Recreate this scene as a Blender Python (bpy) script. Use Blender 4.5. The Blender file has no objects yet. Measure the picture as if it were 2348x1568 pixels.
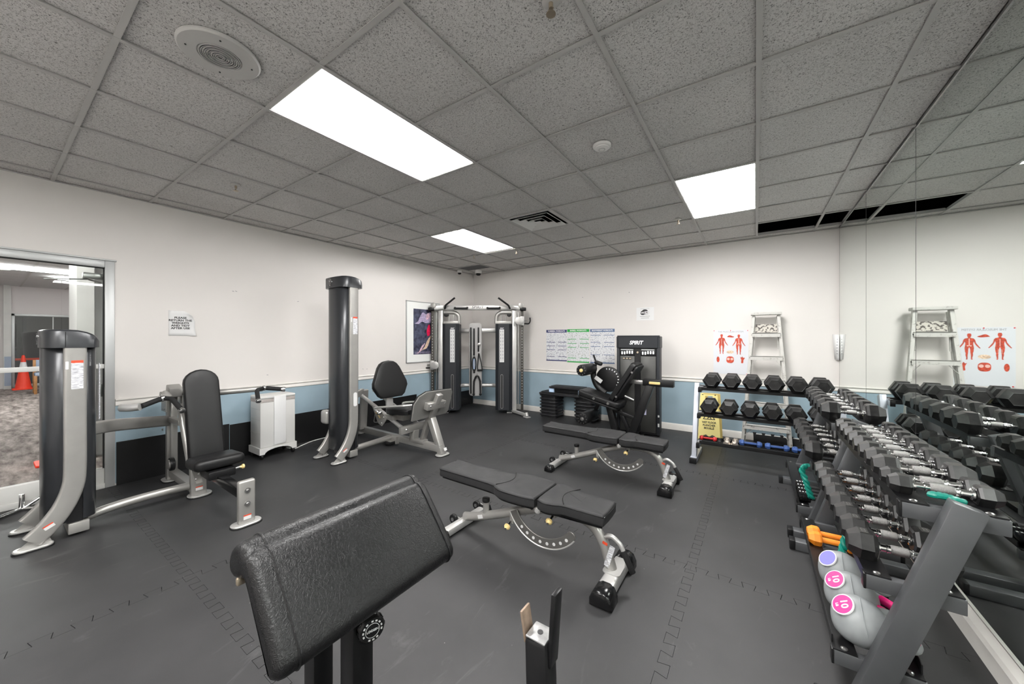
import bpy, bmesh, math, random
from mathutils import Vector, Matrix, Euler

SC = bpy.context.scene
C = SC.collection
PI = math.pi
R = math.radians
V = Vector
random.seed(7)

# ---------------------------------------------------------------- camera
cam_d = bpy.data.cameras.new('camera')
cam_d.sensor_width = 36.0
cam_d.lens = 823.86 / 2348 * 36.0
cam_d.shift_y = -9.09 / 2348
cam_d.clip_start = 0.02
cam_d.clip_end = 100
CAM = bpy.data.objects.new('camera', cam_d)
C.objects.link(CAM)
CAM.location = (0, 0, 1.415)
CAM.rotation_euler = (PI / 2, 0, 0.5955)
SC.camera = CAM

# ---------------------------------------------------------------- world and exposure
W = bpy.data.worlds.new('world')
SC.world = W
W.use_nodes = True
W.node_tree.nodes['Background'].inputs['Color'].default_value = (0.75, 0.78, 0.82, 1)
W.node_tree.nodes['Background'].inputs['Strength'].default_value = 0.25
SC.view_settings.view_transform = 'Standard'
SC.view_settings.look = 'None'
SC.view_settings.exposure = 1.63
SC.view_settings.gamma = 1.0
SC.view_settings.use_curve_mapping = False
LAMP = 15.0          # radiance of the lit troffers
LOBBY = 12.0

# ---------------------------------------------------------------- geometry helpers
I4 = Matrix.Identity(4)
def T(x, y=0, z=0): return Matrix.Translation((x, y, z))
def RX(a): return Matrix.Rotation(a, 4, 'X')
def RY(a): return Matrix.Rotation(a, 4, 'Y')
def RZ(a): return Matrix.Rotation(a, 4, 'Z')
def S3(x, y, z): return Matrix.Diagonal((x, y, z, 1))

def frame(o, x, y):
    "matrix with origin o, local x along x and local y near y"
    x = V(x).normalized(); z = x.cross(V(y)).normalized(); y = z.cross(x)
    m = Matrix((x, y, z)).transposed().to_4x4(); m.translation = V(o)
    return m

def rrect(w, h, r, n=4):
    r = min(r, w / 2 - 1e-5, h / 2 - 1e-5); out = []
    for cx, cy, a0 in ((w/2-r, h/2-r, 0), (-w/2+r, h/2-r, 90), (-w/2+r, -h/2+r, 180), (w/2-r, -h/2+r, 270)):
        for i in range(n + 1):
            a = R(a0 + 90 * i / n); out.append((cx + r * math.cos(a), cy + r * math.sin(a)))
    return out

def ngon(n, r, a0=0): return [(r * math.cos(a0 + 2*PI*i/n), r * math.sin(a0 + 2*PI*i/n)) for i in range(n)]

def inset(poly, d):
    n = len(poly); out = []
    area = sum(poly[i][0]*poly[(i+1) % n][1] - poly[(i+1) % n][0]*poly[i][1] for i in range(n))
    s = 1 if area > 0 else -1
    for i in range(n):
        p0, p1, p2 = V(poly[i-1]), V(poly[i]), V(poly[(i+1) % n])
        a = (p1 - p0); b = (p2 - p1)
        if a.length < 1e-9: a = b
        if b.length < 1e-9: b = a
        a.normalize(); b.normalize()
        na = V((-a.y, a.x)) * s; nb = V((-b.y, b.x)) * s
        m = na + nb
        if m.length < 1e-6: m = na
        m.normalize(); k = max(0.5, m.dot(na))
        q = p1 + m * (d / k); out.append((q.x, q.y))
    return out

def fillet(pts, rad, n=5):
    pts = [V(p) for p in pts]; out = [pts[0]]
    for i in range(1, len(pts) - 1):
        a = pts[i-1] - pts[i]; b = pts[i+1] - pts[i]
        la, lb = a.length, b.length; a.normalize(); b.normalize()
        ang = a.angle(b)
        if abs(ang - PI) < 0.02: out.append(pts[i]); continue
        d = min(rad / math.tan(ang / 2), la * 0.48, lb * 0.48)
        p0 = pts[i] + a * d; p2 = pts[i] + b * d
        for k in range(n + 1):
            t = k / n
            out.append(p0 * (1-t)**2 + pts[i] * 2*t*(1-t) + p2 * t*t)
    out.append(pts[-1]); return out

def spline(pts, n=6):
    pts = [V(p) for p in pts]; out = []
    P = [pts[0]] + pts + [pts[-1]]
    for i in range(1, len(P) - 2):
        p0, p1, p2, p3 = P[i-1:i+3]
        for k in range(n):
            t = k / n
            out.append(0.5 * ((2*p1) + (p2-p0)*t + (2*p0-5*p1+4*p2-p3)*t*t + (3*p1-p0-3*p2+p3)*t**3))
    out.append(pts[-1]); return out

ORI = {}
class B:
    "collects shapes of ONE part"
    def __init__(s, M=I4): s.bm = bmesh.new(); s.M = M
    def _take(s, tb, M):
        M = s.M @ M
        tb.verts.index_update()
        vm = [s.bm.verts.new(M @ v.co) for v in tb.verts]
        for f in tb.faces:
            try: s.bm.faces.new([vm[v.index] for v in f.verts])
            except ValueError: pass
        tb.free(); return s
    def raw(s, verts, faces, M=I4):
        M = s.M @ M
        vm = [s.bm.verts.new(M @ V(v)) for v in verts]
        for f in faces: s.bm.faces.new([vm[i] for i in f])
        return s
    def box(s, c, size, rot=None, b=0, seg=2):
        tb = bmesh.new(); bmesh.ops.create_cube(tb, size=1)
        for v in tb.verts: v.co = V((v.co.x*size[0], v.co.y*size[1], v.co.z*size[2]))
        if b:
            bmesh.ops.bevel(tb, geom=tb.edges[:], offset=min(b, min(size)*0.48), segments=seg, affect='EDGES', profile=0.5)
        M = T(*c)
        if rot is not None: M = M @ (rot if isinstance(rot, Matrix) else Euler(rot).to_matrix().to_4x4())
        return s._take(tb, M)
    def span(s, lo, hi, b=0, seg=2):
        lo, hi = V(lo), V(hi)
        return s.box((lo+hi)/2, hi-lo, None, b, seg)
    def bar(s, p0, p1, w, h, up=(0, 0, 1), b=0.004, seg=2):
        "rectangular bar: w across, h along up"
        p0, p1 = V(p0), V(p1); d = p1 - p0
        u = V(up)
        if abs(d.normalized().dot(u.normalized())) > 0.98: u = V((1, 0, 0)) if abs(d.normalized().x) < .9 else V((0, 1, 0))
        side = u.cross(d).normalized()
        m = frame((p0+p1)/2, d, side)
        return s.box((0, 0, 0), (d.length, w, h), None, b, seg) if False else s._barbox(m, d.length, w, h, b, seg)
    def _barbox(s, m, L, w, h, b, seg):
        tb = bmesh.new(); bmesh.ops.create_cube(tb, size=1)
        for v in tb.verts: v.co = V((v.co.x*L, v.co.y*w, v.co.z*h))
        if b: bmesh.ops.bevel(tb, geom=tb.edges[:], offset=min(b, min(L, w, h)*0.48), segments=seg, affect='EDGES', profile=0.5)
        return s._take(tb, m)
    def sweep(s, pts, prof, up=(0, 0, 1), cap=True, scale=None):
        "prof: 2D polygon in (side, up) axes carried along pts"
        pts = [V(p) for p in pts]; n = len(pts); m = len(prof); vs = []; u0 = V(up)
        for i, p in enumerate(pts):
            t = (pts[min(i+1, n-1)] - pts[max(i-1, 0)]).normalized()
            u = u0 - t * u0.dot(t)
            if u.length < 1e-4: u = V((1, 0, 0)) - t * t.x
            u.normalize(); sd = u.cross(t).normalized()
            k = scale[i] if scale else 1
            k = k if isinstance(k, tuple) else (k, k)
            for a, b in prof: vs.append(p + sd*a*k[0] + u*b*k[1])
        fs = [(i*m+j, i*m+(j+1) % m, (i+1)*m+(j+1) % m, (i+1)*m+j) for i in range(n-1) for j in range(m)]
        if cap: fs += [tuple(range(m-1, -1, -1)), tuple(range((n-1)*m, n*m))]
        return s.raw(vs, fs)
    def tube(s, pts, r, n=10, closed=False):
        pts = [V(p) for p in pts]; N = len(pts); vs = []
        rr = r if isinstance(r, (list, tuple)) else [r]*N
        t = (pts[1]-pts[0]).normalized()
        u = t.orthogonal().normalized()
        for i, p in enumerate(pts):
            if closed: t2 = (pts[(i+1) % N]-pts[i-1]).normalized()
            else: t2 = (pts[min(i+1, N-1)]-pts[max(i-1, 0)]).normalized()
            q = t.rotation_difference(t2); u = q @ u; t = t2
            u = (u - t*u.dot(t)).normalized(); w = t.cross(u)
            for k in range(n):
                a = 2*PI*k/n; vs.append(p + (u*math.cos(a)+w*math.sin(a))*rr[i])
        M = N if closed else N-1
        fs = [(i*n+k, i*n+(k+1) % n, ((i+1) % N)*n+(k+1) % n, ((i+1) % N)*n+k) for i in range(M) for k in range(n)]
        if not closed: fs += [tuple(range(n-1, -1, -1)), tuple(range((N-1)*n, N*n))]
        return s.raw(vs, fs)
    def cyl(s, p0, p1, r, n=16, r2=None, b=0):
        p0, p1 = V(p0), V(p1); L = (p1-p0).length; r2 = r if r2 is None else r2
        if b: prof = [(r-b, 0), (r-b*.3, b*.3), (r, b), (r2, L-b), (r2-b*.3, L-b*.3), (r2-b, L)]
        else: prof = [(r, 0), (r2, L)]
        z = (p1-p0).normalized(); x = z.orthogonal()
        m = Matrix((x.normalized(), z.cross(x).normalized(), z)).transposed().to_4x4(); m.translation = p0
        return s.lathe(prof, n, m)
    def lathe(s, prof, n=20, M=I4):
        "prof: (radius, height) list, closed with caps"
        vs = []; m = len(prof)
        for r, z in prof:
            for k in range(n):
                a = 2*PI*k/n; vs.append((max(r, 1e-5)*math.cos(a), max(r, 1e-5)*math.sin(a), z))
        fs = [(i*n+k, i*n+(k+1) % n, (i+1)*n+(k+1) % n, (i+1)*n+k) for i in range(m-1) for k in range(n)]
        fs += [tuple(range(n-1, -1, -1)), tuple(range((m-1)*n, m*n))]
        return s.raw(vs, fs, M)
    def ring(s, r0, r1, h, n=32, M=I4):
        vs = []
        for r, z in ((r0, 0), (r1, 0), (r1, h), (r0, h)):
            for k in range(n): a = 2*PI*k/n; vs.append((r*math.cos(a), r*math.sin(a), z))
        fs = [(i*n+k, i*n+(k+1) % n, ((i+1) % 4)*n+(k+1) % n, ((i+1) % 4)*n+k) for i in range(4) for k in range(n)]
        return s.raw(vs, fs, M)
    def prism(s, poly, h, M=I4, b=0):
        "2D polygon extruded from local z=0 to h"
        n = len(poly)
        if b:
            rings = [(inset(poly, b), 0), (poly, b), (poly, h-b), (inset(poly, b), h)]
        else: rings = [(poly, 0), (poly, h)]
        vs = [(x, y, z) for pl, z in rings for x, y in pl]; m = len(rings)
        fs = [(i*n+k, i*n+(k+1) % n, (i+1)*n+(k+1) % n, (i+1)*n+k) for i in range(m-1) for k in range(n)]
        fs += [tuple(range(n-1, -1, -1)), tuple(range((m-1)*n, m*n))]
        return s.raw(vs, fs, M)
    def pad(s, poly, t, r, M=I4, crown=0.006, seg=4, r2=None):
        "upholstered pad, local z=0 (back) to t (face), soft edges"
        n = len(poly); rings = []; r2 = r*.5 if r2 is None else r2
        for k in range(seg+1):
            a = PI/2*k/seg; rings.append((inset(poly, r2*(1-math.sin(a))), r2*(1-math.cos(a))))
        for k in range(seg+1):
            a = PI/2*k/seg; rings.append((inset(poly, r*(1-math.cos(a))), t-r+r*math.sin(a)))
        cx = sum(q[0] for q in poly)/n; cy = sum(q[1] for q in poly)/n
        last = rings[-1][0]
        for k, c in ((.90, .55), (.70, .9), (.35, 1.0)):
            rings.append(([(cx+(x-cx)*k, cy+(y-cy)*k) for x, y in last], t+crown*c))
        vs = [(x, y, z) for pl, z in rings for x, y in pl]; m = len(rings)
        fs = [(i*n+k, i*n+(k+1) % n, (i+1)*n+(k+1) % n, (i+1)*n+k) for i in range(m-1) for k in range(n)]
        fs += [tuple(range(n-1, -1, -1)), tuple(range((m-1)*n, m*n))]
        return s.raw(vs, fs, M)
    def ball(s, c, r, n=16, sc=(1, 1, 1)):
        tb = bmesh.new(); bmesh.ops.create_uvsphere(tb, u_segments=n, v_segments=max(6, n//2), radius=r)
        return s._take(tb, T(*c) @ S3(*sc))
    def mesh(s, name, smooth=40):
        me = bpy.data.meshes.new(name)
        bmesh.ops.recalc_face_normals(s.bm, faces=s.bm.faces[:])
        s.bm.to_mesh(me); s.bm.free()
        if smooth:
            me.polygons.foreach_set('use_smooth', [True]*len(me.polygons))
            me.set_sharp_from_angle(angle=R(smooth))
        return me
    def obj(s, name, mat, parent=None, smooth=40):
        return link(name, s.mesh(name, smooth), mat, parent)

def link(name, me, mat, parent=None):
    o = bpy.data.objects.new(name, me); C.objects.link(o)
    if mat is not None and not me.materials: me.materials.append(M[mat] if isinstance(mat, str) else mat)
    if parent is not None:
        root = parent
        while root.parent: root = root.parent
        if root in ORI:
            if parent is root: me.transform(T(*(-ORI[root])))
            else: me.transform(T(*(-ORI[root])))
        o.parent = parent
    return o

def tag(o, label, cat, group=None):
    o['label'] = label; o['category'] = cat
    if group: o['group'] = group
    return o

def thing(name, label, cat, loc=(0, 0, 0), rz=0, group=None, world=False, mat4=None):
    "world=True: parts are given in room coordinates and moved into the thing's own frame"
    o = bpy.data.objects.new(name, None); C.objects.link(o)
    o.empty_display_size = 0.1
    if mat4 is not None: o.matrix_world = mat4
    else:
        o.location = loc; o.rotation_euler = (0, 0, rz)
    if world: ORI[o] = V(loc)
    return tag(o, label, cat, group)

def top(name, bld, mat, label, cat, group=None, smooth=40):
    "a thing that is one mesh; origin moved to its base"
    me = bld.mesh(name, smooth)
    xs = [v.co for v in me.vertices]
    lo = V((min(v.x for v in xs), min(v.y for v in xs), min(v.z for v in xs)))
    hi = V((max(v.x for v in xs), max(v.y for v in xs), lo.z))
    c = (lo+hi)/2; me.transform(T(*(-c)))
    o = link(name, me, mat); o.location = c
    return tag(o, label, cat, group)

def struct(name, bld, mat, parent=None, smooth=0):
    o = bld.obj(name, mat, parent, smooth)
    if parent is None: o['kind'] = 'structure'
    return o

def copy_tree(o, parent=None):
    c = o.copy(); C.objects.link(c)
    if parent is not None: c.parent = parent
    for ch in list(o.children): copy_tree(ch, c)
    return c

def txt(body, size, mat, parent, mtx, name='lettering', depth=0.0006, align='CENTER', shear=0, sx=1.0, bold=0.0, spacing=1.0):
    cu = bpy.data.curves.new(name, 'FONT'); cu.body = body; cu.size = size
    cu.align_x = align; cu.align_y = 'CENTER'; cu.extrude = depth; cu.shear = shear; cu.offset = bold
    cu.space_character = spacing; cu.resolution_u = 3
    tmp = bpy.data.objects.new('tmp', cu); C.objects.link(tmp)
    dg = bpy.context.evaluated_depsgraph_get()
    me = bpy.data.meshes.new_from_object(tmp.evaluated_get(dg))
    me.name = name
    bpy.data.objects.remove(tmp); bpy.data.curves.remove(cu)
    me.materials.clear()
    me.transform(mtx @ S3(sx, 1, 1))
    return link(name, me, mat, parent)

ORD = ['nearest', 'second', 'third', 'fourth', 'fifth', 'sixth', 'seventh', 'eighth', 'ninth', 'tenth', 'eleventh', 'twelfth', 'thirteenth', 'fourteenth']

# ---------------------------------------------------------------- materials
M = {}
def nodes(name):
    m = bpy.data.materials.new(name); m.use_nodes = True
    nt = m.node_tree; b = nt.nodes['Principled BSDF']; M[name] = m
    return m, nt, b
def N(nt, t, **kw):
    n = nt.nodes.new(t)
    for k, v in kw.items(): setattr(n, k, v)
    return n
def coords(nt, scale=(1, 1, 1)):
    tc = N(nt, 'ShaderNodeTexCoord'); mp = N(nt, 'ShaderNodeMapping'); mp.inputs['Scale'].default_value = scale
    nt.links.new(tc.outputs['Object'], mp.inputs['Vector']); return mp.outputs['Vector']
def plain(name, col, rough=0.5, metal=0.0, var=0.0, vs=6.0, bump=0.0, bs=80.0, spec=None, coat=0.0, stretch=(1, 1, 1)):
    m, nt, b = nodes(name)
    b.inputs['Base Color'].default_value = (*col, 1); b.inputs['Roughness'].default_value = rough; b.inputs['Metallic'].default_value = metal
    if spec is not None: b.inputs['Specular IOR Level'].default_value = spec
    if coat: b.inputs['Coat Weight'].default_value = coat; b.inputs['Coat Roughness'].default_value = 0.15
    if var or bump: vec = coords(nt, stretch)
    if var:
        n = N(nt, 'ShaderNodeTexNoise'); n.inputs['Scale'].default_value = vs; n.inputs['Detail'].default_value = 5
        nt.links.new(vec, n.inputs['Vector'])
        r = N(nt, 'ShaderNodeValToRGB')
        r.color_ramp.elements[0].position = 0.3; r.color_ramp.elements[1].position = 0.7
        r.color_ramp.elements[0].color = tuple(max(0, c*(1-var)) for c in col)+(1,)
        r.color_ramp.elements[1].color = tuple(min(1, c*(1+var)) for c in col)+(1,)
        nt.links.new(n.outputs['Fac'], r.inputs['Fac']); nt.links.new(r.outputs['Color'], b.inputs['Base Color'])
    if bump:
        n2 = N(nt, 'ShaderNodeTexNoise'); n2.inputs['Scale'].default_value = bs; n2.inputs['Detail'].default_value = 3
        nt.links.new(vec, n2.inputs['Vector'])
        bp = N(nt, 'ShaderNodeBump'); bp.inputs['Strength'].default_value = bump; bp.inputs['Distance'].default_value = 0.002
        nt.links.new(n2.outputs['Fac'], bp.inputs['Height']); nt.links.new(bp.outputs['Normal'], b.inputs['Normal'])
    return m
def emit(name, col, st):
    m, nt, b = nodes(name)
    b.inputs['Base Color'].default_value = (0.9, 0.9, 0.9, 1)
    b.inputs['Emission Color'].default_value = (*col, 1); b.inputs['Emission Strength'].default_value = st
    return m

plain('wall_paint', (0.70, 0.672, 0.648), 0.6, var=0.02, vs=1.3)
plain('blue_paint', (0.29, 0.39, 0.455), 0.55, var=0.07, vs=2.5)
plain('white_trim', (0.72, 0.70, 0.665), 0.5, var=0.06, vs=5)
plain('plenum', (0.004, 0.004, 0.004), 0.9, spec=0.0)
plain('grid_metal', (0.50, 0.49, 0.475), 0.55, spec=0.2)
plain('dark_tile', (0.12, 0.12, 0.125), 0.9)
plain('silver', (0.36, 0.352, 0.335), 0.36, 0.55, var=0.05, vs=8)
plain('silver_light', (0.47, 0.465, 0.455), 0.38, 0.5, var=0.04, vs=8)
plain('rack_grey', (0.088, 0.091, 0.096), 0.42, 0.35, var=0.08, vs=7)
plain('rack_silver', (0.42, 0.44, 0.49), 0.42, 0.4, var=0.05)
plain('chrome', (0.82, 0.82, 0.82), 0.10, 1.0)
plain('knurl', (0.27, 0.265, 0.26), 0.26, 1.0, bump=0.8, bs=900)
plain('steel', (0.36, 0.355, 0.35), 0.3, 0.9)
plain('shroud', (0.034, 0.036, 0.040), 0.28, 0.2)
plain('shroud_dark', (0.010, 0.010, 0.011), 0.35, spec=0.35)
plain('shroud_matte', (0.018, 0.020, 0.024), 0.5, spec=0.35)
plain('panel_grey', (0.065, 0.065, 0.062), 0.35, 0.3)
plain('black_paint', (0.0066, 0.0066, 0.0072), 0.38, spec=0.35, var=0.2, vs=12)
plain('black_plastic', (0.0060, 0.0060, 0.0066), 0.4, spec=0.35)
plain('black_gloss', (0.0055, 0.0055, 0.0060), 0.2, spec=0.35)
plain('black_rubber', (0.0088, 0.0088, 0.0094), 0.6, spec=0.35)
plain('foam_grip', (0.0077, 0.0077, 0.0083), 0.7, spec=0.35)
plain('yellow_knob', (0.74, 0.56, 0.24), 0.45)
plain('orange_vinyl', (0.90, 0.27, 0.02), 0.45)
plain('cone_orange', (0.90, 0.045, 0.012), 0.5)
plain('teal', (0.0, 0.20, 0.15), 0.4)
plain('pink', (0.80, 0.005, 0.19), 0.35)
plain('purple', (0.17, 0.16, 0.62), 0.4)
plain('kettle_grey', (0.25, 0.265, 0.27), 0.42, var=0.05, vs=30)
plain('blue_vinyl', (0.055, 0.13, 0.40), 0.4)
plain('red_vinyl', (0.70, 0.03, 0.03), 0.4)
plain('pewter', (0.45, 0.40, 0.35), 0.35, 0.8)
plain('sign_yellow', (0.76, 0.66, 0.26), 0.5)
plain('sign_back', (0.62, 0.48, 0.16), 0.5)
plain('paper', (0.74, 0.74, 0.74), 0.7)
plain('paper_shade', (0.66, 0.65, 0.62), 0.7)
plain('poster_paper', (0.66, 0.68, 0.72), 0.3)
plain('ink', (0.015, 0.015, 0.016), 0.6)
plain('ink_grey', (0.30, 0.30, 0.32), 0.6)
plain('navy_ink', (0.045, 0.055, 0.16), 0.5)
plain('green_ink', (0.02, 0.36, 0.06), 0.5)
plain('slate_ink', (0.10, 0.16, 0.29), 0.5)
plain('white_ink', (0.85, 0.85, 0.86), 0.5)
plain('muscle', (0.52, 0.06, 0.025), 0.5, var=0.45, vs=55)
plain('muscle_pale', (0.78, 0.48, 0.42), 0.5)
plain('label_white', (0.60, 0.60, 0.60), 0.5)
plain('label_red', (0.62, 0.06, 0.02), 0.5)
plain('label_lilac', (0.45, 0.45, 0.62), 0.5)
plain('appliance_white', (0.62, 0.615, 0.60), 0.4)
plain('appliance_front', (0.72, 0.72, 0.72), 0.35)
plain('appliance_grey', (0.46, 0.45, 0.43), 0.45)
plain('vent_slat', (0.40, 0.34, 0.32), 0.6)
plain('white_plastic', (0.76, 0.75, 0.73), 0.4)
plain('speaker_paint', (0.50, 0.49, 0.475), 0.5)
plain('brass', (0.50, 0.42, 0.32), 0.3, 0.8)
plain('alu', (0.46, 0.47, 0.47), 0.4, 0.4, var=0.04, vs=4)
plain('door_white', (0.58, 0.58, 0.56), 0.45, var=0.03)
plain('light_blue', (0.50, 0.66, 0.88), 0.4)
plain('wood', (0.36, 0.17, 0.06), 0.5, var=0.3, vs=9)
plain('seat_blue', (0.30, 0.36, 0.46), 0.6)
plain('window_dark', (0.08, 0.08, 0.08), 0.15)
plain('red_bench', (0.45, 0.06, 0.03), 0.5)
plain('lobby_wall', (0.70, 0.66, 0.66), 0.6)
plain('lobby_ceiling', (0.60, 0.60, 0.60), 0.8)
plain('pewter_plate', (0.40, 0.40, 0.40), 0.35, 0.7, var=0.3, vs=40)
plain('worn_plate', (0.26, 0.19, 0.14), 0.5, 0.3, var=0.4, vs=30)
plain('cable', (0.75, 0.75, 0.73), 0.5)
plain('step_black', (0.016, 0.016, 0.018), 0.32, var=0.15, vs=15)
plain('board_grey', (0.36, 0.355, 0.35), 0.45, 0.3)
plain('footplate', (0.24, 0.235, 0.225), 0.4, 0.5)
plain('gunmetal', (0.17, 0.165, 0.155), 0.35, 0.6)
plain('perf_steel', (0.055, 0.050, 0.042), 0.45, 0.3)
plain('art_pink', (0.62, 0.42, 0.50), 0.4, var=0.5, vs=40)
plain('art_red', (0.62, 0.01, 0.07), 0.4, var=0.3, vs=25)
plain('art_cream', (0.72, 0.50, 0.36), 0.4, var=0.5, vs=60)
plain('art_lilac', (0.40, 0.34, 0.50), 0.4, var=0.6, vs=60)
plain('art_mat', (0.82, 0.83, 0.81), 0.6)

def build_specials():
    # fissured acoustic tile
    m, nt, b = nodes('ceiling_tile')
    oi = N(nt, 'ShaderNodeObjectInfo'); va = N(nt, 'ShaderNodeVectorMath'); va.operation = 'ADD'
    ml = N(nt, 'ShaderNodeMath'); ml.operation = 'MULTIPLY'; ml.inputs[1].default_value = 37.0
    nt.links.new(oi.outputs['Random'], ml.inputs[0]); nt.links.new(ml.outputs[0], va.inputs[1]); nt.links.new(coords(nt), va.inputs[0])
    vec = va.outputs[0]
    n1 = N(nt, 'ShaderNodeTexNoise'); n1.inputs['Scale'].default_value = 130; n1.inputs['Detail'].default_value = 4; n1.inputs['Roughness'].default_value = 0.6
    n1.inputs['Distortion'].default_value = 1.2
    nt.links.new(vec, n1.inputs['Vector'])
    n2 = N(nt, 'ShaderNodeTexNoise'); n2.inputs['Scale'].default_value = 1.7
    nt.links.new(vec, n2.inputs['Vector'])
    r = N(nt, 'ShaderNodeValToRGB'); e = r.color_ramp.elements
    e[0].position = 0.33; e[0].color = (0.16, 0.155, 0.15, 1); e[1].position = 0.46; e[1].color = (0.68, 0.662, 0.645, 1)
    e2 = r.color_ramp.elements.new(0.7); e2.color = (0.76, 0.742, 0.724, 1)
    nt.links.new(n1.outputs['Fac'], r.inputs['Fac'])
    mx = N(nt, 'ShaderNodeMixRGB'); mx.blend_type = 'MULTIPLY'; mx.inputs['Fac'].default_value = 0.18
    nt.links.new(r.outputs['Color'], mx.inputs['Color1']); nt.links.new(n2.outputs['Fac'], mx.inputs['Color2'])
    nt.links.new(mx.outputs['Color'], b.inputs['Base Color'])
    bp = N(nt, 'ShaderNodeBump'); bp.inputs['Strength'].default_value = 0.6; bp.inputs['Distance'].default_value = 0.003
    nt.links.new(r.outputs['Color'], bp.inputs['Height']); nt.links.new(bp.outputs['Normal'], b.inputs['Normal'])
    b.inputs['Roughness'].default_value = 0.95; b.inputs['Specular IOR Level'].default_value = 0.1

    # rubber floor
    m, nt, b = nodes('rubber_floor')
    tc = N(nt, 'ShaderNodeNewGeometry'); vec = tc.outputs['Position']
    n1 = N(nt, 'ShaderNodeTexNoise'); n1.inputs['Scale'].default_value = 1.6; n1.inputs['Detail'].default_value = 9; n1.inputs['Roughness'].default_value = 0.62
    nt.links.new(vec, n1.inputs['Vector'])
    r = N(nt, 'ShaderNodeValToRGB'); e = r.color_ramp.elements
    e[0].position = 0.3; e[0].color = (0.018, 0.018, 0.019, 1); e[1].position = 0.72; e[1].color = (0.034, 0.0335, 0.035, 1)
    nt.links.new(n1.outputs['Fac'], r.inputs['Fac'])
    # pale scuffs
    mp = N(nt, 'ShaderNodeMapping'); mp.inputs['Scale'].default_value = (3.5, 1.2, 1); mp.inputs['Rotation'].default_value = (0, 0, 0.5)
    nt.links.new(vec, mp.inputs['Vector'])
    n2 = N(nt, 'ShaderNodeTexNoise'); n2.inputs['Scale'].default_value = 2.4; n2.inputs['Detail'].default_value = 8; n2.inputs['Roughness'].default_value = 0.7; n2.inputs['Distortion'].default_value = 0.8
    nt.links.new(mp.outputs['Vector'], n2.inputs['Vector'])
    r2 = N(nt, 'ShaderNodeValToRGB'); e = r2.color_ramp.elements
    e[0].position = 0.60; e[0].color = (0, 0, 0, 1); e[1].position = 0.80; e[1].color = (0.5, 0.5, 0.5, 1)
    nt.links.new(n2.outputs['Fac'], r2.inputs['Fac'])
    # grit specks
    vo = N(nt, 'ShaderNodeTexVoronoi'); vo.inputs['Scale'].default_value = 9
    nt.links.new(vec, vo.inputs['Vector'])
    r3 = N(nt, 'ShaderNodeValToRGB'); e = r3.color_ramp.elements
    e[0].position = 0.012; e[0].color = (0.5, 0.5, 0.5, 1); e[1].position = 0.02; e[1].color = (0, 0, 0, 1)
    nt.links.new(vo.outputs['Distance'], r3.inputs['Fac'])
    mx = N(nt, 'ShaderNodeMixRGB'); mx.blend_type = 'MIX'; mx.inputs['Color2'].default_value = (0.11, 0.11, 0.11, 1)
    nt.links.new(r2.outputs['Color'], mx.inputs['Fac']); nt.links.new(r.outputs['Color'], mx.inputs['Color1'])
    mx2 = N(nt, 'ShaderNodeMixRGB'); mx2.blend_type = 'MIX'; mx2.inputs['Color2'].default_value = (0.5, 0.5, 0.48, 1)
    nt.links.new(r3.outputs['Color'], mx2.inputs['Fac']); nt.links.new(mx.outputs['Color'], mx2.inputs['Color1'])
    nt.links.new(mx2.outputs['Color'], b.inputs['Base Color'])
    n3 = N(nt, 'ShaderNodeTexNoise'); n3.inputs['Scale'].default_value = 420; n3.inputs['Detail'].default_value = 2
    nt.links.new(vec, n3.inputs['Vector'])
    bp = N(nt, 'ShaderNodeBump'); bp.inputs['Strength'].default_value = 0.35; bp.inputs['Distance'].default_value = 0.001
    nt.links.new(n3.outputs['Fac'], bp.inputs['Height']); nt.links.new(bp.outputs['Normal'], b.inputs['Normal'])
    b.inputs['Roughness'].default_value = 0.52; b.inputs['Specular IOR Level'].default_value = 0.45

    # black upholstery
    for nm, col, ro, sc, st in (('vinyl', (0.008, 0.008, 0.0085), 0.36, 260, 0.35), ('leatherette', (0.006, 0.006, 0.0065), 0.30, 130, 1.0), ('bench_vinyl', (0.022, 0.022, 0.023), 0.50, 420, 0.5)):
        m, nt, b = nodes(nm); vec = coords(nt)
        n1 = N(nt, 'ShaderNodeTexNoise'); n1.inputs['Scale'].default_value = sc; n1.inputs['Detail'].default_value = 5; n1.inputs['Distortion'].default_value = 1.5
        nt.links.new(vec, n1.inputs['Vector'])
        bp = N(nt, 'ShaderNodeBump'); bp.inputs['Strength'].default_value = st; bp.inputs['Distance'].default_value = 0.0015
        nt.links.new(n1.outputs['Fac'], bp.inputs['Height']); nt.links.new(bp.outputs['Normal'], b.inputs['Normal'])
        n2 = N(nt, 'ShaderNodeTexNoise'); n2.inputs['Scale'].default_value = 9; n2.inputs['Detail'].default_value = 6
        nt.links.new(vec, n2.inputs['Vector'])
        r = N(nt, 'ShaderNodeMapRange'); r.inputs['To Min'].default_value = ro-0.08; r.inputs['To Max'].default_value = ro+0.18
        nt.links.new(n2.outputs['Fac'], r.inputs['Value']); nt.links.new(r.outputs['Result'], b.inputs['Roughness'])
        b.inputs['Base Color'].default_value = (*col, 1); b.inputs['Specular IOR Level'].default_value = 0.32

    # cast hex heads
    m, nt, b = nodes('head_rubber'); vec = coords(nt)
    n1 = N(nt, 'ShaderNodeTexNoise'); n1.inputs['Scale'].default_value = 30; n1.inputs['Detail'].default_value = 6
    nt.links.new(vec, n1.inputs['Vector'])
    r = N(nt, 'ShaderNodeValToRGB'); e = r.color_ramp.elements
    e[0].position = 0.35; e[0].color = (0.005, 0.005, 0.0053, 1); e[1].position = 0.80; e[1].color = (0.021, 0.0205, 0.0203, 1)
    nt.links.new(n1.outputs['Fac'], r.inputs['Fac']); nt.links.new(r.outputs['Color'], b.inputs['Base Color'])
    bp = N(nt, 'ShaderNodeBump'); bp.inputs['Strength'].default_value = 0.3; bp.inputs['Distance'].default_value = 0.001
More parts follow.
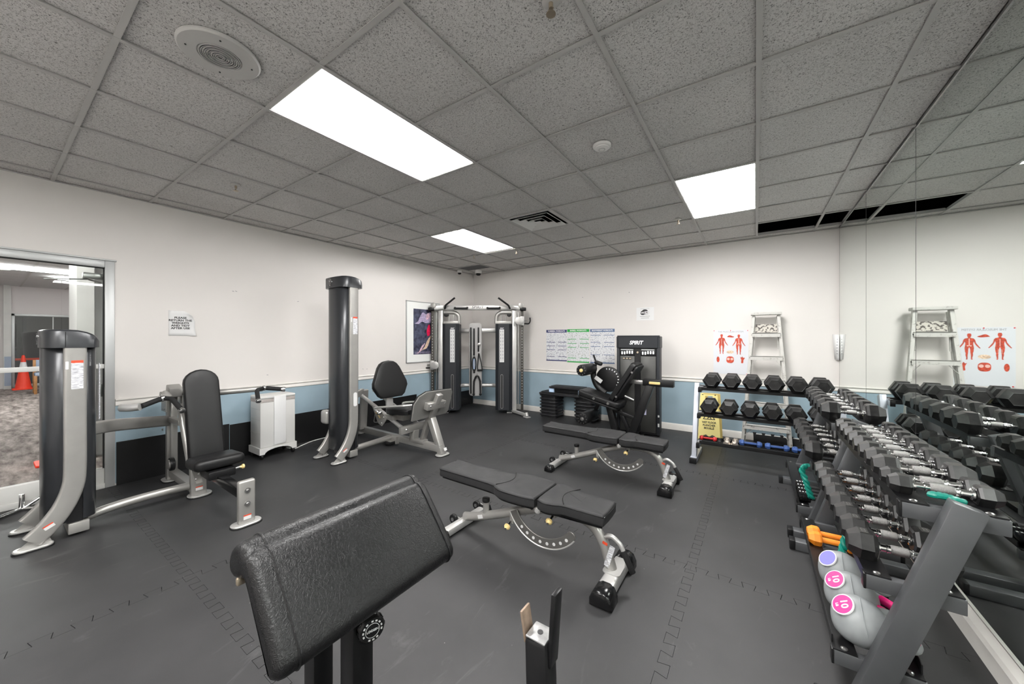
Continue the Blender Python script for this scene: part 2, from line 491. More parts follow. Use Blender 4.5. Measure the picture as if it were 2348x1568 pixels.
    nt.links.new(n1.outputs['Fac'], bp.inputs['Height']); nt.links.new(bp.outputs['Normal'], b.inputs['Normal'])
    b.inputs['Roughness'].default_value = 0.34; b.inputs['Specular IOR Level'].default_value = 0.5

    # mirror
    m, nt, b = nodes('mirror')
    b.inputs['Base Color'].default_value = (0.80, 0.85, 0.82, 1); b.inputs['Metallic'].default_value = 1; b.inputs['Roughness'].default_value = 0.012

    # thin glass
    m, nt, b = nodes('glass')
    nt.nodes.remove(b); out = nt.nodes['Material Output']
    tr = N(nt, 'ShaderNodeBsdfTransparent'); tr.inputs['Color'].default_value = (0.93, 0.95, 0.94, 1)
    gl = N(nt, 'ShaderNodeBsdfGlossy'); gl.inputs['Roughness'].default_value = 0.01
    fr = N(nt, 'ShaderNodeFresnel'); fr.inputs['IOR'].default_value = 1.5
    mx = N(nt, 'ShaderNodeMixShader')
    nt.links.new(fr.outputs['Fac'], mx.inputs['Fac']); nt.links.new(tr.outputs['BSDF'], mx.inputs[1]); nt.links.new(gl.outputs['BSDF'], mx.inputs[2])
    nt.links.new(mx.outputs['Shader'], out.inputs['Surface'])

    # carpet
    m, nt, b = nodes('carpet'); g = N(nt, 'ShaderNodeNewGeometry')
    mp = N(nt, 'ShaderNodeMapping'); mp.inputs['Scale'].default_value = (1.2, 4.5, 1); mp.inputs['Rotation'].default_value = (0, 0, 0.25)
    nt.links.new(g.outputs['Position'], mp.inputs['Vector'])
    n1 = N(nt, 'ShaderNodeTexNoise'); n1.inputs['Scale'].default_value = 2.2; n1.inputs['Detail'].default_value = 10; n1.inputs['Roughness'].default_value = 0.68
    nt.links.new(mp.outputs['Vector'], n1.inputs['Vector'])
    r = N(nt, 'ShaderNodeValToRGB'); e = r.color_ramp.elements
    e[0].position = 0.36; e[0].color = (0.075, 0.058, 0.052, 1); e[1].position = 0.66; e[1].color = (0.36, 0.315, 0.29, 1)
    nt.links.new(n1.outputs['Fac'], r.inputs['Fac']); nt.links.new(r.outputs['Color'], b.inputs['Base Color'])
    b.inputs['Roughness'].default_value = 0.95

    # pimpled rubber wall mat
    m, nt, b = nodes('wall_mat'); vec = coords(nt)
    vo = N(nt, 'ShaderNodeTexVoronoi'); vo.inputs['Scale'].default_value = 46; vo.inputs['Randomness'].default_value = 0.0
    nt.links.new(vec, vo.inputs['Vector'])
    r = N(nt, 'ShaderNodeValToRGB'); e = r.color_ramp.elements
    e[0].position = 0.16; e[0].color = (1, 1, 1, 1); e[1].position = 0.36; e[1].color = (0, 0, 0, 1)
    nt.links.new(vo.outputs['Distance'], r.inputs['Fac'])
    bp = N(nt, 'ShaderNodeBump'); bp.inputs['Strength'].default_value = 1.0; bp.inputs['Distance'].default_value = 0.004
    nt.links.new(r.outputs['Color'], bp.inputs['Height']); nt.links.new(bp.outputs['Normal'], b.inputs['Normal'])
    rc = N(nt, 'ShaderNodeMixRGB'); rc.inputs['Color1'].default_value = (0.006, 0.006, 0.0065, 1); rc.inputs['Color2'].default_value = (0.05, 0.05, 0.05, 1)
    nt.links.new(r.outputs['Color'], rc.inputs['Fac']); nt.links.new(rc.outputs['Color'], b.inputs['Base Color']); b.inputs['Roughness'].default_value = 0.32

    # little printed exercise figures
    for nm, ink in (('print_navy', (0.20, 0.21, 0.27)), ('print_green', (0.24, 0.30, 0.24)), ('print_slate', (0.22, 0.24, 0.30)), ('print_text', (0.33, 0.33, 0.36))):
        m, nt, b = nodes(nm); vec = coords(nt, (1, 1, 1) if nm != 'print_text' else (0.35, 0.35, 3.2))
        vo = N(nt, 'ShaderNodeTexNoise'); vo.inputs['Scale'].default_value = 48 if nm != 'print_text' else 90; vo.inputs['Detail'].default_value = 4
        nt.links.new(vec, vo.inputs['Vector'])
        r = N(nt, 'ShaderNodeValToRGB'); e = r.color_ramp.elements
        e[0].position = 0.36 if nm != 'print_text' else 0.45; e[0].color = (*ink, 1); e[1].position = 0.46 if nm != 'print_text' else 0.55; e[1].color = (0.70, 0.71, 0.73, 1)
        nt.links.new(vo.outputs['Fac'], r.inputs['Fac']); nt.links.new(r.outputs['Color'], b.inputs['Base Color'])
        b.inputs['Roughness'].default_value = 0.35

    # paint-splashed ladder
    m, nt, b = nodes('ladder_paint'); vec = coords(nt)
    n1 = N(nt, 'ShaderNodeTexNoise'); n1.inputs['Scale'].default_value = 22; n1.inputs['Detail'].default_value = 8; n1.inputs['Roughness'].default_value = 0.7
    nt.links.new(vec, n1.inputs['Vector'])
    r = N(nt, 'ShaderNodeValToRGB'); e = r.color_ramp.elements
    e[0].position = 0.30; e[0].color = (0.16, 0.14, 0.12, 1); e[1].position = 0.45; e[1].color = (0.50, 0.49, 0.465, 1)
    nt.links.new(n1.outputs['Fac'], r.inputs['Fac']); nt.links.new(r.outputs['Color'], b.inputs['Base Color'])
    b.inputs['Roughness'].default_value = 0.55
    m, nt, b = nodes('ladder_splash'); vec = coords(nt)
    n1 = N(nt, 'ShaderNodeTexNoise'); n1.inputs['Scale'].default_value = 38; n1.inputs['Detail'].default_value = 5
    nt.links.new(vec, n1.inputs['Vector'])
    r = N(nt, 'ShaderNodeValToRGB'); e = r.color_ramp.elements
    e[0].position = 0.42; e[0].color = (0.08, 0.07, 0.065, 1); e[1].position = 0.5; e[1].color = (0.55, 0.52, 0.47, 1)
    nt.links.new(n1.outputs['Fac'], r.inputs['Fac']); nt.links.new(r.outputs['Color'], b.inputs['Base Color'])
    b.inputs['Roughness'].default_value = 0.6

    # picture in the frame
    m, nt, b = nodes('art_navy'); vec = coords(nt)
    n1 = N(nt, 'ShaderNodeTexNoise'); n1.inputs['Scale'].default_value = 9; n1.inputs['Detail'].default_value = 9; n1.inputs['Roughness'].default_value = 0.65
    nt.links.new(vec, n1.inputs['Vector'])
    r = N(nt, 'ShaderNodeValToRGB'); e = r.color_ramp.elements
    e[0].position = 0.35; e[0].color = (0.018, 0.018, 0.035, 1); e[1].position = 0.72; e[1].color = (0.13, 0.14, 0.22, 1)
    nt.links.new(n1.outputs['Fac'], r.inputs['Fac']); nt.links.new(r.outputs['Color'], b.inputs['Base Color'])
    b.inputs['Roughness'].default_value = 0.25
build_specials()
emit('lamp', (1.0, 0.985, 0.965), LAMP)
emit('tube_lamp', (1.0, 0.985, 0.97), LAMP * 1.5)
emit('lobby_lamp', (1.0, 0.98, 0.97), LOBBY)
# ================================================================ THE ROOM
XL, XR, YB, YF, ZC = -5.09, 0.862, 6.01, -1.75, 2.787
ZT = 3.12

# ---- floor: interlocking rubber mats on a slab
floor = struct('floor', B().span((XL-.1, YF-.1, -.10), (XR+.14, YB+.1, -.012)), 'black_rubber')
DEP, GAP = .026, .0015
def teeth(bb, a0, a1, put, plus):
    "dovetails along one seam from a0 to a1; put(a, h) gives the point at a along and h across (-1..1)"
    n = max(1, int(round((a1-a0)/.125))); st = (a1-a0)/n
    for i in range(n + (1 if plus else 0)):
        if plus: lo, hi = (i-1)*st+a0, i*st+a0; q = ((.71, -1), (1.29, -1), (1.21, 1), (.79, 1))
        else: lo = i*st+a0; q = ((.29, -1), (.71, -1), (.79, 1), (.21, 1))
        pts = []
        for t_, h in q:
            tip = (h == 1) != plus
            g = GAP if (t_ > .5 and not plus) or (t_ > 1 and plus) else -GAP
            aa = min(max(lo+t_*st-g, a0+.0004), a1-.0004)
            pts.append(put(aa, h*(1-GAP/DEP) if tip else h))
        area = sum(pts[k][0]*pts[(k+1) % 4][1]-pts[(k+1) % 4][0]*pts[k][1] for k in range(4))
        if abs(area) < 1e-5: continue
        bb.prism(pts if area > 0 else pts[::-1], .012, T(0, 0, -.012))
mx_, my_ = [XL, -2.77, -.33, XR], [YF, .69, 2.45, 4.21, YB]
for i in range(3):
    for j in range(4):
        x0, x1, y0, y1 = mx_[i], mx_[i+1], my_[j], my_[j+1]
        rx0, rx1 = x0+(DEP if i else 0), x1-(DEP if i < 2 else 0)
        ry0, ry1 = y0+(DEP if j else 0), y1-(DEP if j < 3 else 0)
        m_b = B().prism([(rx0, ry0), (rx1, ry0), (rx1, ry1), (rx0, ry1)], .012, T(0, 0, -.012))
        if j < 3: teeth(m_b, x0, x1, lambda a, h: (a, y1+h*DEP), False)
        if j > 0: teeth(m_b, x0, x1, lambda a, h: (a, y0+h*DEP), True)
        if i < 2: teeth(m_b, ry0, ry1, lambda a, h: (x1+h*DEP, a), False)
        if i > 0: teeth(m_b, ry0, ry1, lambda a, h: (x0+h*DEP, a), True)
        m_b.obj('rubber_mat', 'rubber_floor', floor, smooth=0)

# ---- walls
DY0, DY1, DZ = -.36, .707, 2.145
wl = struct('wall_left', B().span((XL-.1, YF-.1, -.1), (XL, DY0, ZT)).span((XL-.1, DY1, -.1), (XL, YB+.1, ZT)).span((XL-.1, DY0, DZ), (XL, DY1, ZT)), 'wall_paint')
wb = struct('wall_back', B().span((XL, YB, -.1), (XR+.14, YB+.1, ZT)), 'wall_paint')
wr = struct('wall_right', B().span((XR+.008, YF-.1, -.1), (XR+.14, YB, ZT)), 'wall_paint')
wf = struct('wall_front', B().span((XL, YF-.1, -.1), (XR+.008, YF, ZT)), 'wall_paint')
# blue dado, moulded rail and baseboards
struct('dado', B().span((XL, DY1+.012, .02), (XL+.004, YB, .785)), 'blue_paint', wl)
struct('dado', B().span((XL+.004, YB-.004, .02), (XR, YB, .785)), 'blue_paint', wb)
railp = [(0, -.033), (.010, -.033), (.016, -.026), (.016, -.006), (.012, .002), (.012, .012), (.022, .018), (.026, .026), (.020, .033), (0, .033)]
def rail_run(name, p0, p1, inward, z, parent, prof=railp):
    d = (V(p1)-V(p0)).normalized()
    vs = []
    for p in (p0, p1):
        for a, b in prof: vs.append((p[0]+inward[0]*a, p[1]+inward[1]*a, z+b))
    n = len(prof); fs = [(j, (j+1) % n, n+(j+1) % n, n+j) for j in range(n)] + [tuple(range(n-1, -1, -1)), tuple(range(n, 2*n))]
    return B().raw(vs, fs).obj(name, 'white_trim', parent, smooth=30)
rail_run('chair_rail', (XL, DY1+.012), (XL, YB), (1, 0), .795, wl)
rail_run('chair_rail', (XL, YF), (XL, DY0-.022), (1, 0), .795, wl)
struct('dado', B().span((XL, YF, .02), (XL+.004, DY0-.022, .785)), 'blue_paint', wl)
struct('rubber_panel', B().span((XL+.004, YF, .0), (XL+.012, DY0-.024, .41), b=.002), 'wall_mat', wl)
rail_run('chair_rail', (XL+.02, YB), (XR, YB), (0, -1), .785, wb)
basep = [(0, 0), (.018, 0), (.018, .075), (.012, .09), (.008, .098), (0, .098)]
rail_run('baseboard', (XL+.012, YB), (XR-.03, YB), (0, -1), 0, wb, basep)
rail_run('baseboard', (XR+.006, YF), (XR+.006, YB-.02), (-1, 0), 0, wr, [(0, 0), (.045, 0), (.045, .082), (.035, .098), (0, .105)])
# pimpled rubber panels along the foot of the left wall
for y0, y1, zt in ((.725, 1.62, .415), (1.625, 3.02, .402), (3.025, 4.42, .398), (4.425, 5.98, .30)):
    struct('rubber_panel', B().span((XL+.004, y0, .0), (XL+.012, y1, zt), b=.002), 'wall_mat', wl)
# small scars left by old fixings
for y, z in ((1.66, 1.965), (1.69, 1.968), (2.385, 1.905), (3.35, .93), (3.42, .925), (2.02, .95)):
    B().box((XL+.0006, y, z), (.0012, .018, .007), (random.uniform(-.5, .5), 0, 0)).obj('fixing_mark', 'ink_grey', wl)
for x, z in ((-2.55, 2.14), (-1.73, 2.17), (-4.42, 1.06), (-4.30, 1.03), (-1.92, .90), (-3.44, .22)):
    B().box((x, YB-(.0006 if z > .79 else .0046), z), (.014, .0012, .012)).obj('fixing_mark', 'ink_grey', wb)

# ---- mirror panels
mir = bpy.data.objects.new('wall_mirror', None); C.objects.link(mir)
tag(mir, 'floor-to-ceiling mirror of tall joined panels covering the right wall', 'mirror')
for a, b in ((-1.75, -.4055), (-.4005, .8645), (.8695, 2.1305), (2.1355, 3.3985), (3.4035, 4.6645), (4.6695, 5.9585)):
    B().span((XR, a, .118), (XR+.0075, b, ZC-.004), b=.0018, seg=1).obj('mirror_panel', 'mirror', mir, smooth=0)
for y in (-.403, .867, 2.133, 3.401, 4.667, 5.961): B().span((XR-.0006, y-.0022, .118), (XR+.0075, y+.0022, ZC-.004)).obj('panel_joint', 'ink', mir, smooth=0)
B().span((XR-.004, YF, ZC-.012), (XR+.004, 5.96, ZC)).obj('mirror_channel', 'steel', mir)

# ---- suspended ceiling
ceil = struct('ceiling', B().span((XL-.1, YF-.1, 3.06), (XR+.14, YB+.1, 3.14)), 'plenum')
B().span((XL, YB-.012, ZC+.05), (XR, YB, 3.06)).obj('plenum_shade_panel', 'plenum', ceil)  # black panels stand in for the shade seen through missing tiles
B().span((XR-.004, 4.9, ZC+.05), (XR+.008, YB-.012, 3.06)).obj('plenum_shade_panel', 'plenum', ceil)  # same painted shade on the mirror side
gx = [XL] + [-4.8628 + .6096*k for k in range(10)] + [XR]
gy = [YF] + [.3459 + .6096*k for k in range(-3, 10)] + [YB]
for x in gx[1:-1]:
    B().span((x-.012, YF, ZC-.002), (x+.012, YB, ZC+.001)).span((x-.002, YF, ZC), (x+.002, YB, ZC+.034)).obj('grid_runner', 'grid_metal', ceil, smooth=0)
def yi(letter): return 4 + 'ABCDEFGHIJ'.index(letter)      # index into gy of a cross line
LIGHTS = [(5, yi('B')), (8, yi('F')), (3, yi('F')), (8, 2), (5, 1)]   # first cell of each 2x4 troffer (x interval, y interval); last two are unseen, added to brighten the room
for j, y in enumerate(gy):
    if j in (0, len(gy)-1): continue
    for a in range(len(gx)-1):
        if any(a == la and j == lb+1 for la, lb in LIGHTS): continue
        x0, x1 = gx[a]+(.012 if a else 0), gx[a+1]-(.012 if a < len(gx)-2 else 0)
        B().span((x0, y-.012, ZC-.001), (x1, y+.012, ZC+.001)).span((x0, y-.002, ZC), (x1, y+.002, ZC+.034)).obj('grid_cross_tee', 'grid_metal', ceil, smooth=0)
B().span((XL, YF, ZC-.002), (XL+.022, YB, ZC+.001)).obj('grid_wall_angle', 'grid_metal', ceil, smooth=0)
B().span((XL+.022, YB-.022, ZC-.002), (XR-.01, YB, ZC+.001)).obj('grid_wall_angle', 'grid_metal', ceil, smooth=0)
skip = set()
for a, b in LIGHTS: skip |= {(a, b), (a, b+1)}
VENT = (5, yi('F')); skip.add(VENT)
skip |= {(9, yi('I')), (10, yi('I'))}
tile_mesh = {}
def tile(x0, x1, y0, y1, mat='ceiling_tile'):
    key = (round(x1-x0, 3), round(y1-y0, 3), mat)
    if key not in tile_mesh:
        w, d = x1-x0-.008, y1-y0-.008
        tile_mesh[key] = B().box((0, 0, .0165), (w, d, .015), None, .002, 1).mesh('ceiling_tile', 0)
        tile_mesh[key].materials.append(M[mat])
    o = bpy.data.objects.new('ceiling_tile', tile_mesh[key]); C.objects.link(o); o.parent = ceil
    o.location = ((x0+x1)/2, (y0+y1)/2, ZC + random.uniform(0, .0015))
for a in range(len(gx)-1):
    for b in range(len(gy)-1):
        if (a, b) in skip: continue
        if (a, b) == (1, yi('I')):
            tile(gx[a], gx[a+1], 5.235, 5.60, 'dark_tile'); tile(gx[a], gx[a+1], 5.60, gy[b+1]); continue
        tile(gx[a], gx[a+1], gy[b], gy[b+1])

# ---- troffers
def troffer(a, b, label, bare=False):
    x0, x1, y0, y1 = gx[a]+.013, gx[a+1]-.013, gy[b]+.013, gy[b+2]-.013
    cx, cy = (x0+x1)/2, (y0+y1)/2
    t = thing('ceiling_light', label, 'ceiling light', (cx, cy, ZC+.002), 0, 'fluorescent troffers in the ceiling grid', world=True)
    z = ZC+.002
    h = B().span((x0, y0, z+.08), (x1, y1, z+.088))
    for lo, hi in (((x0, y0, z), (x0+.006, y1, z+.08)), ((x1-.006, y0, z), (x1, y1, z+.08)), ((x0, y0, z), (x1, y0+.006, z+.08)), ((x0, y1-.006, z), (x1, y1, z+.08))): h.span(lo, hi)
    h.obj('housing', 'white_plastic', t, smooth=0)
    if not bare:
        B().span((x0+.006, y0+.006, z+.001), (x1-.006, y1-.006, z+.005)).obj('diffuser', 'lamp', t, smooth=0)
    else:
        for k in range(3):
            xx = x0+.20+k*.145
            B().cyl((xx, y0+.03, z+.035), (xx, y1-.06, z+.035), .017, 14).obj('fluorescent_tube', 'tube_lamp', t)
        B().span((x0+.02, y1-.055, z+.004), (x1-.02, y1-.03, z+.06)).obj('socket_strip', 'white_plastic', t)
        for k in range(2):
            B().bar((x0+.27+k*.145, y0+.01, z+.06), (x0+.27+k*.145, y1-.05, z+.06), .05, .03, b=.004).obj('reflector_ridge', 'white_plastic', t)
    return t
troffer(*LIGHTS[0], 'large lit ceiling panel light nearest the camera, beside the round speaker')
troffer(*LIGHTS[1], 'lit ceiling panel light towards the mirror wall, beyond the smoke detector')
troffer(*LIGHTS[2], 'ceiling light with its cover missing and bare tubes showing near the air vent', bare=True)
troffer(*LIGHTS[3], 'unseen ceiling panel light added above and behind the camera near the mirror')  # added out of view to lift the room light
troffer(*LIGHTS[4], 'unseen ceiling panel light added behind the camera in line with the speaker')  # second unseen fixture, added for more bounce light

# ---- air vent
x0, x1, y0, y1 = gx[VENT[0]]+.012, gx[VENT[0]+1]-.012, gy[VENT[1]]+.012, gy[VENT[1]+1]-.012
cx, cy, hw = (x0+x1)/2, (y0+y1)/2, (x1-x0)/2
t = thing('ceiling_vent', 'square white louvred air vent in the ceiling beside the bare light', 'air vent', (cx, cy, ZC), world=True)
def sqring(bb, r0, z0, r1, z1, th=.004):
    vs = []
    for r, z in ((r0, z0), (r1, z1), (r1, z1+th), (r0, z0+th)):
        vs += [(cx-r, cy-r, z), (cx+r, cy-r, z), (cx+r, cy+r, z), (cx-r, cy+r, z)]
    fs = [(i*4+k, i*4+(k+1) % 4, ((i+1) % 4)*4+(k+1) % 4, ((i+1) % 4)*4+k) for i in range(4) for k in range(4)]
    return bb.raw(vs, fs)
sqring(B(), hw, ZC, hw-.035, ZC+.006).obj('vent_frame', 'speaker_paint', t, smooth=0)
B().span((x0+.01, y0+.01, ZC+.13), (x1-.01, y1-.01, ZC+.14)).obj('vent_duct', 'plenum', t, smooth=0)
for k, (ra, rb) in enumerate(((.240, .198), (.166, .126), (.096, .062))):
    sqring(B(), ra, ZC-.008, rb, ZC+.018).obj('vent_louvre', 'white_plastic', t, smooth=0)
B().box((cx, cy, ZC-.004), (.07, .07, .005), None, .002).obj('vent_centre', 'white_plastic', t)

# ---- speaker, smoke detector, sprinklers, cameras
cx, cy = -2.148, .648
t = thing('ceiling_speaker', 'round white ceiling speaker with concentric grille left of the large light', 'speaker', (cx, cy, ZC), world=True)
FL = lambda x, y, z=ZC: T(x, y, z) @ RX(PI)
B().lathe([(.162, -.004), (.162, .004), (.155, .011), (.088, .013), (.084, .008), (.02, .008)], 48, FL(cx, cy)).obj('speaker_plate', 'speaker_paint', t)
for k in range(10):
    B().ring(.008+.0078*k, .0115+.0078*k, .007, 40, FL(cx, cy, ZC-.007)).obj('grille_ring', 'speaker_paint' if k % 2 else 'steel', t)
for k in range(4):
    a = PI/4+k*PI/2+.5; B().cyl((cx+.125*math.cos(a), cy+.125*math.sin(a), ZC-.0145), (cx+.125*math.cos(a), cy+.125*math.sin(a), ZC-.010), .004, 8).obj('screw', 'ink', t)
t = thing('smoke_detector', 'small round white smoke detector on the ceiling between the two panel lights', 'smoke detector', (-.907, 2.482, ZC), world=True)
B().lathe([(.063, -.004), (.063, .008), (.058, .014), (.050, .016), (.048, .022), (.030, .028), (.0, .030)], 32, FL(-.907, 2.482)).obj('detector_body', 'white_plastic', t)
B().ring(.018, .024, .004, 24, FL(-.907, 2.482, ZC-.026)).obj('detector_ring', 'speaker_paint', t)
for x, y, lb in ((-3.856, 1.278, 'brass fire sprinkler on the ceiling above the wall notice'), (-.74, 4.52, 'fire sprinkler beside the panel light nearest the back wall'), (-3.859, 4.575, 'fire sprinkler on the ceiling left of the bare tube light'), (-.69, 1.301, 'fire sprinkler at the top edge of the photo'), (-3.10, 4.70, 'fire sprinkler at the far end of the bare tube light')):
    t = thing('fire_sprinkler', lb, 'sprinkler', (x, y, ZC), 0, 'ceiling sprinklers', world=True)
    B().lathe([(.036, -.003), (.036, .004), (.030, .007), (.014, .008), (.0, .008)], 24, FL(x, y)).obj('escutcheon', 'speaker_paint', t)
    B().cyl((x, y, ZC-.03), (x, y, ZC), .009, 12).bar((x-.012, y, ZC-.03), (x-.003, y, ZC-.052), .004, .004).bar((x+.012, y, ZC-.03), (x+.003, y, ZC-.052), .004, .004).obj('sprinkler_body', 'brass', t)
    B().lathe([(.020, 0), (.020, .002), (.005, .004)], 16, FL(x, y, ZC-.052)).obj('deflector', 'brass', t)
for x, y, s, lb in ((-4.99, 5.46, .8, 'smaller dome security camera on the ceiling edge in the corner'), (-4.66, 5.66, 1.1, 'larger dome security camera on the ceiling in the corner')):
    t = thing('security_camera', lb, 'security camera', (x, y, ZC), 0, 'dome cameras in the corner', world=True)
    B().lathe([(.062*s, -.002), (.062*s, .05*s), (.055*s, .058*s), (.0, .058*s)], 24, FL(x, y)).obj('camera_base', 'white_plastic', t)
    B().lathe([(.045*s, .0), (.044*s, .018*s), (.032*s, .036*s), (.0, .044*s)], 24, FL(x, y, ZC-.056*s)).obj('camera_dome', 'black_gloss', t)

# ---- glass door in the left wall
d = bpy.data.objects.new('door_1', None); C.objects.link(d); d['kind'] = 'structure'; d['label'] = 'glazed aluminium door with mid rail in the left wall'
XD = XL-.03
B().span((XL-.10, DY1-.055, 0), (XL+.012, DY1+.008, DZ), b=.004).obj('door_jamb', 'alu', d)
B().span((XL-.10, DY0, 0), (XL+.012, DY0+.055, DZ), b=.004).obj('door_jamb', 'alu', d)
B().span((XL-.10, DY0+.055, DZ-.065), (XL+.012, DY1-.055, DZ), b=.004).obj('door_header', 'alu', d)
B().span((XL-.02, DY0-.02, DZ), (XL+.02, DY1+.02, DZ+.015), b=.004).obj('header_cap', 'alu', d)
B().span((XD-.03, DY0+.055, 1.128), (XD+.02, DY1-.055, 1.168), b=.004).obj('mid_rail', 'door_white', d)
B().span((XD-.03, DY0+.055, .0), (XD+.03, DY1-.055, .185), b=.006).obj('bottom_rail', 'door_white', d)
B().span((XD+.03, DY0+.055, .0), (XD+.045, DY1-.055, .05), b=.003).obj('sill', 'door_white', d)
for z0, z1 in ((.185, 1.128), (1.168, DZ-.065)):
    B().span((XD-.004, DY0+.055, z0), (XD+.003, DY1-.055, z1)).obj('glass_pane', 'glass', d, smooth=0)
    B().span((XD-.012, DY1-.064, z0), (XD+.010, DY1-.055, z1)).obj('pane_gasket', 'black_rubber', d)
B().span((XD-.012, DY0+.055, DZ-.072), (XD+.010, DY1-.064, DZ-.064)).obj('pane_gasket', 'black_rubber', d)
B().box((XD-.07, DY1-.10, 2.0), (.07, .16, .055), None, .006).obj('door_closer', 'steel', d)
B().bar((XD-.08, DY1-.14, 1.97), (XD-.10, DY1-.40, 1.94), .02, .012).bar((XD-.08, DY1-.14, 1.965), (XD-.14, DY1-.06, 1.95), .02, .012).obj('closer_arm', 'steel', d)
B().box((XD-.03, DY1-.075, .92), (.03, .03, .12), None, .004).obj('door_latch', 'steel', d)

# ---- the lobby seen through the glass
LX, LZ = -17.3, 2.88
lf = struct('floor_lobby', B().span((LX, -4.5, -.05), (XL-.1, 3.5, .0)), 'carpet')
lw = struct('wall_lobby_end', B().span((LX-.1, -4.5, 0), (LX, 3.5, LZ)), 'lobby_wall')
struct('wall_lobby_left', B().span((LX, -4.6, 0), (XL-.1, -4.5, LZ)), 'lobby_wall')
struct('wall_lobby_right', B().span((LX, 3.5, 0), (XL-.1, 3.6, LZ)), 'lobby_wall')
lc = struct('ceiling_lobby', B().span((LX, -4.6, LZ), (XL-.1, 3.6, LZ+.05)), 'lobby_ceiling')
struct('column_lobby', B().span((-7.1, .612, 0), (-6.45, .745, LZ)), 'door_white')['label'] = 'white wall end beyond the glass door'
struct('wall_lobby_return', B().span((-6.75, .745, 0), (-6.55, 3.5, LZ)), 'alu')
struct('trim_1', B().span((LX, .335, 0), (LX+.14, .462, LZ)), 'door_white')
struct('dado', B().span((LX+.14, .350, .09), (LX+.150, .460, .90)).span((LX, .46, .09), (LX+.01, .515, .90)), 'seat_blue', lw)
w1 = struct('window_1', B().span((LX+.001, .52, .10), (LX+.012, 1.66, 2.04)), 'window_dark')
for lo, hi in (((LX, .462, .02), (LX+.05, .522, 2.10)), ((LX, .462, 2.04), (LX+.05, 1.72, 2.10)), ((LX, 1.66, .02), (LX+.05, 1.72, 2.10)), ((LX, .522, .02), (LX+.05, 1.66, .10))):
    B().span(lo, hi, b=.004).obj('window_frame', 'alu', w1)
B().span((LX+.012, 1.18, .10), (LX+.02, 1.20, 2.04)).obj('mullion', 'alu', w1)
B().span((LX+.012, .53, .78), (LX+.018, 1.65, .84)).obj('red_ledge', 'red_bench', w1)
for k, (x, y0, y1) in enumerate(((-10.45, -1.6, 1.05), (-12.55, -1.6, 1.10), (-13.85, .98, 2.4), (-5.95, -1.8, .35))):  # last strip is unseen, added to brighten the white wall end
    tag(B().span((x-.15, y0, LZ-.05), (x+.15, y1, LZ-.012)).obj('lobby_light', 'lobby_lamp'), ['near long strip light on the lobby ceiling seen through the glass door', 'far long strip light on the lobby ceiling seen through the glass door', 'short strip light at the right of the lobby ceiling', 'unseen strip light added just outside above the glass door'][k], 'ceiling light', 'lobby strip lights')
for k in range(7):
    B().span((LX, -2.6+k*.8, LZ-.006), (XL-.1, -2.57+k*.8, LZ)).obj('grid_runner', 'grid_metal', lc)
def cone(x, y, h, label, s=1.0):
    t = thing('traffic_cone', label, 'traffic cone', (x, y, 0), 0, 'orange cones in the lobby')
    r = h*.155
    B().prism(rrect(h*.40, h*.40, h*.03), h*.035, b=h*.006).obj('cone_base', 'cone_orange', t)
    B().lathe([(r, h*.03), (r*.97, h*.06), (r*.80, h*.25), (r*.55, h*.55), (r*.50, h*.60)], 28).obj('cone_body', 'cone_orange', t)
    B().lathe([(r*.335, h*.80), (r*.20, h*.97), (r*.14, h), (.0, h)], 28).obj('cone_tip', 'cone_orange', t)
    B().lathe([(r*.50, h*.60), (r*.335, h*.80)], 28).obj('white_collar', 'white_ink', t)
cone(-16.75, .645, .94, 'far orange traffic cone with white collar in front of the lobby window')
cone(-6.60, .47, .72, 'near orange traffic cone just outside the glass door, mostly behind the machine tower')
t = thing('lobby_chair', 'blue padded wooden chair beside the far traffic cone', 'chair', (-15.2, 1.0, 0), world=True)
for x in (-15.4, -15.0):
    for y in (.76, 1.22): B().bar((x, y, 0), (x, y, .46 if x > -15.2 else .85), .05, .05).obj('leg', 'wood', t)
B().box((-15.2, 1.0, .49), (.46, .5, .08), None, .02).obj('seat', 'seat_blue', t)
B().box((-15.42, 1.0, .76), (.05, .5, .18), None, .02).obj('backrest', 'seat_blue', t)

# ---- things on the walls
def onleft(y, z, off=.002): return frame((XL+off, y, z), (0, 1, 0), (0, 0, 1))       # local x = +Y, y = +Z, z = +X
def onback(x, z, off=.002): return frame((x, YB-off, z), (1, 0, 0), (0, 0, 1))     # z = -Y
# taped notice
t = thing('wall_notice', 'white paper notice about returning the weights taped above the shoulder press', 'notice', (XL+.002, 1.205, 1.44), world=True)
vs = []; fs = []
nx, nz = 8, 8
for j in range(nz+1):
    for i in range(nx+1):
        u, v = i/nx, j/nz
        cur = max(0, u+v-1.58)*.09 + max(0, u+(1-v)-1.72)*.12 + .0015
        uu = u - max(0, u+v-1.58)*.40
        vs.append((XL+.001+cur, 1.097+.214*uu, 1.44+.265*v-max(0, u+v-1.58)*.10))
for j in range(nz):
    for i in range(nx): a = j*(nx+1)+i; fs.append((a, a+1, a+nx+2, a+nx+1))
pb = B().raw(vs, fs).obj('sheet', 'paper', t)
sm = pb.modifiers.new('thick', 'SOLIDIFY'); sm.thickness = .0006
for k, ln in enumerate(('PLEASE', 'RETURN THE', 'WEIGHTS', 'AND TIDY', 'AFTER USE')):
    txt(ln, .0285, 'ink', t, onleft(1.192, 1.630-k*.0278, .0042) , bold=.0009, sx=1.12)
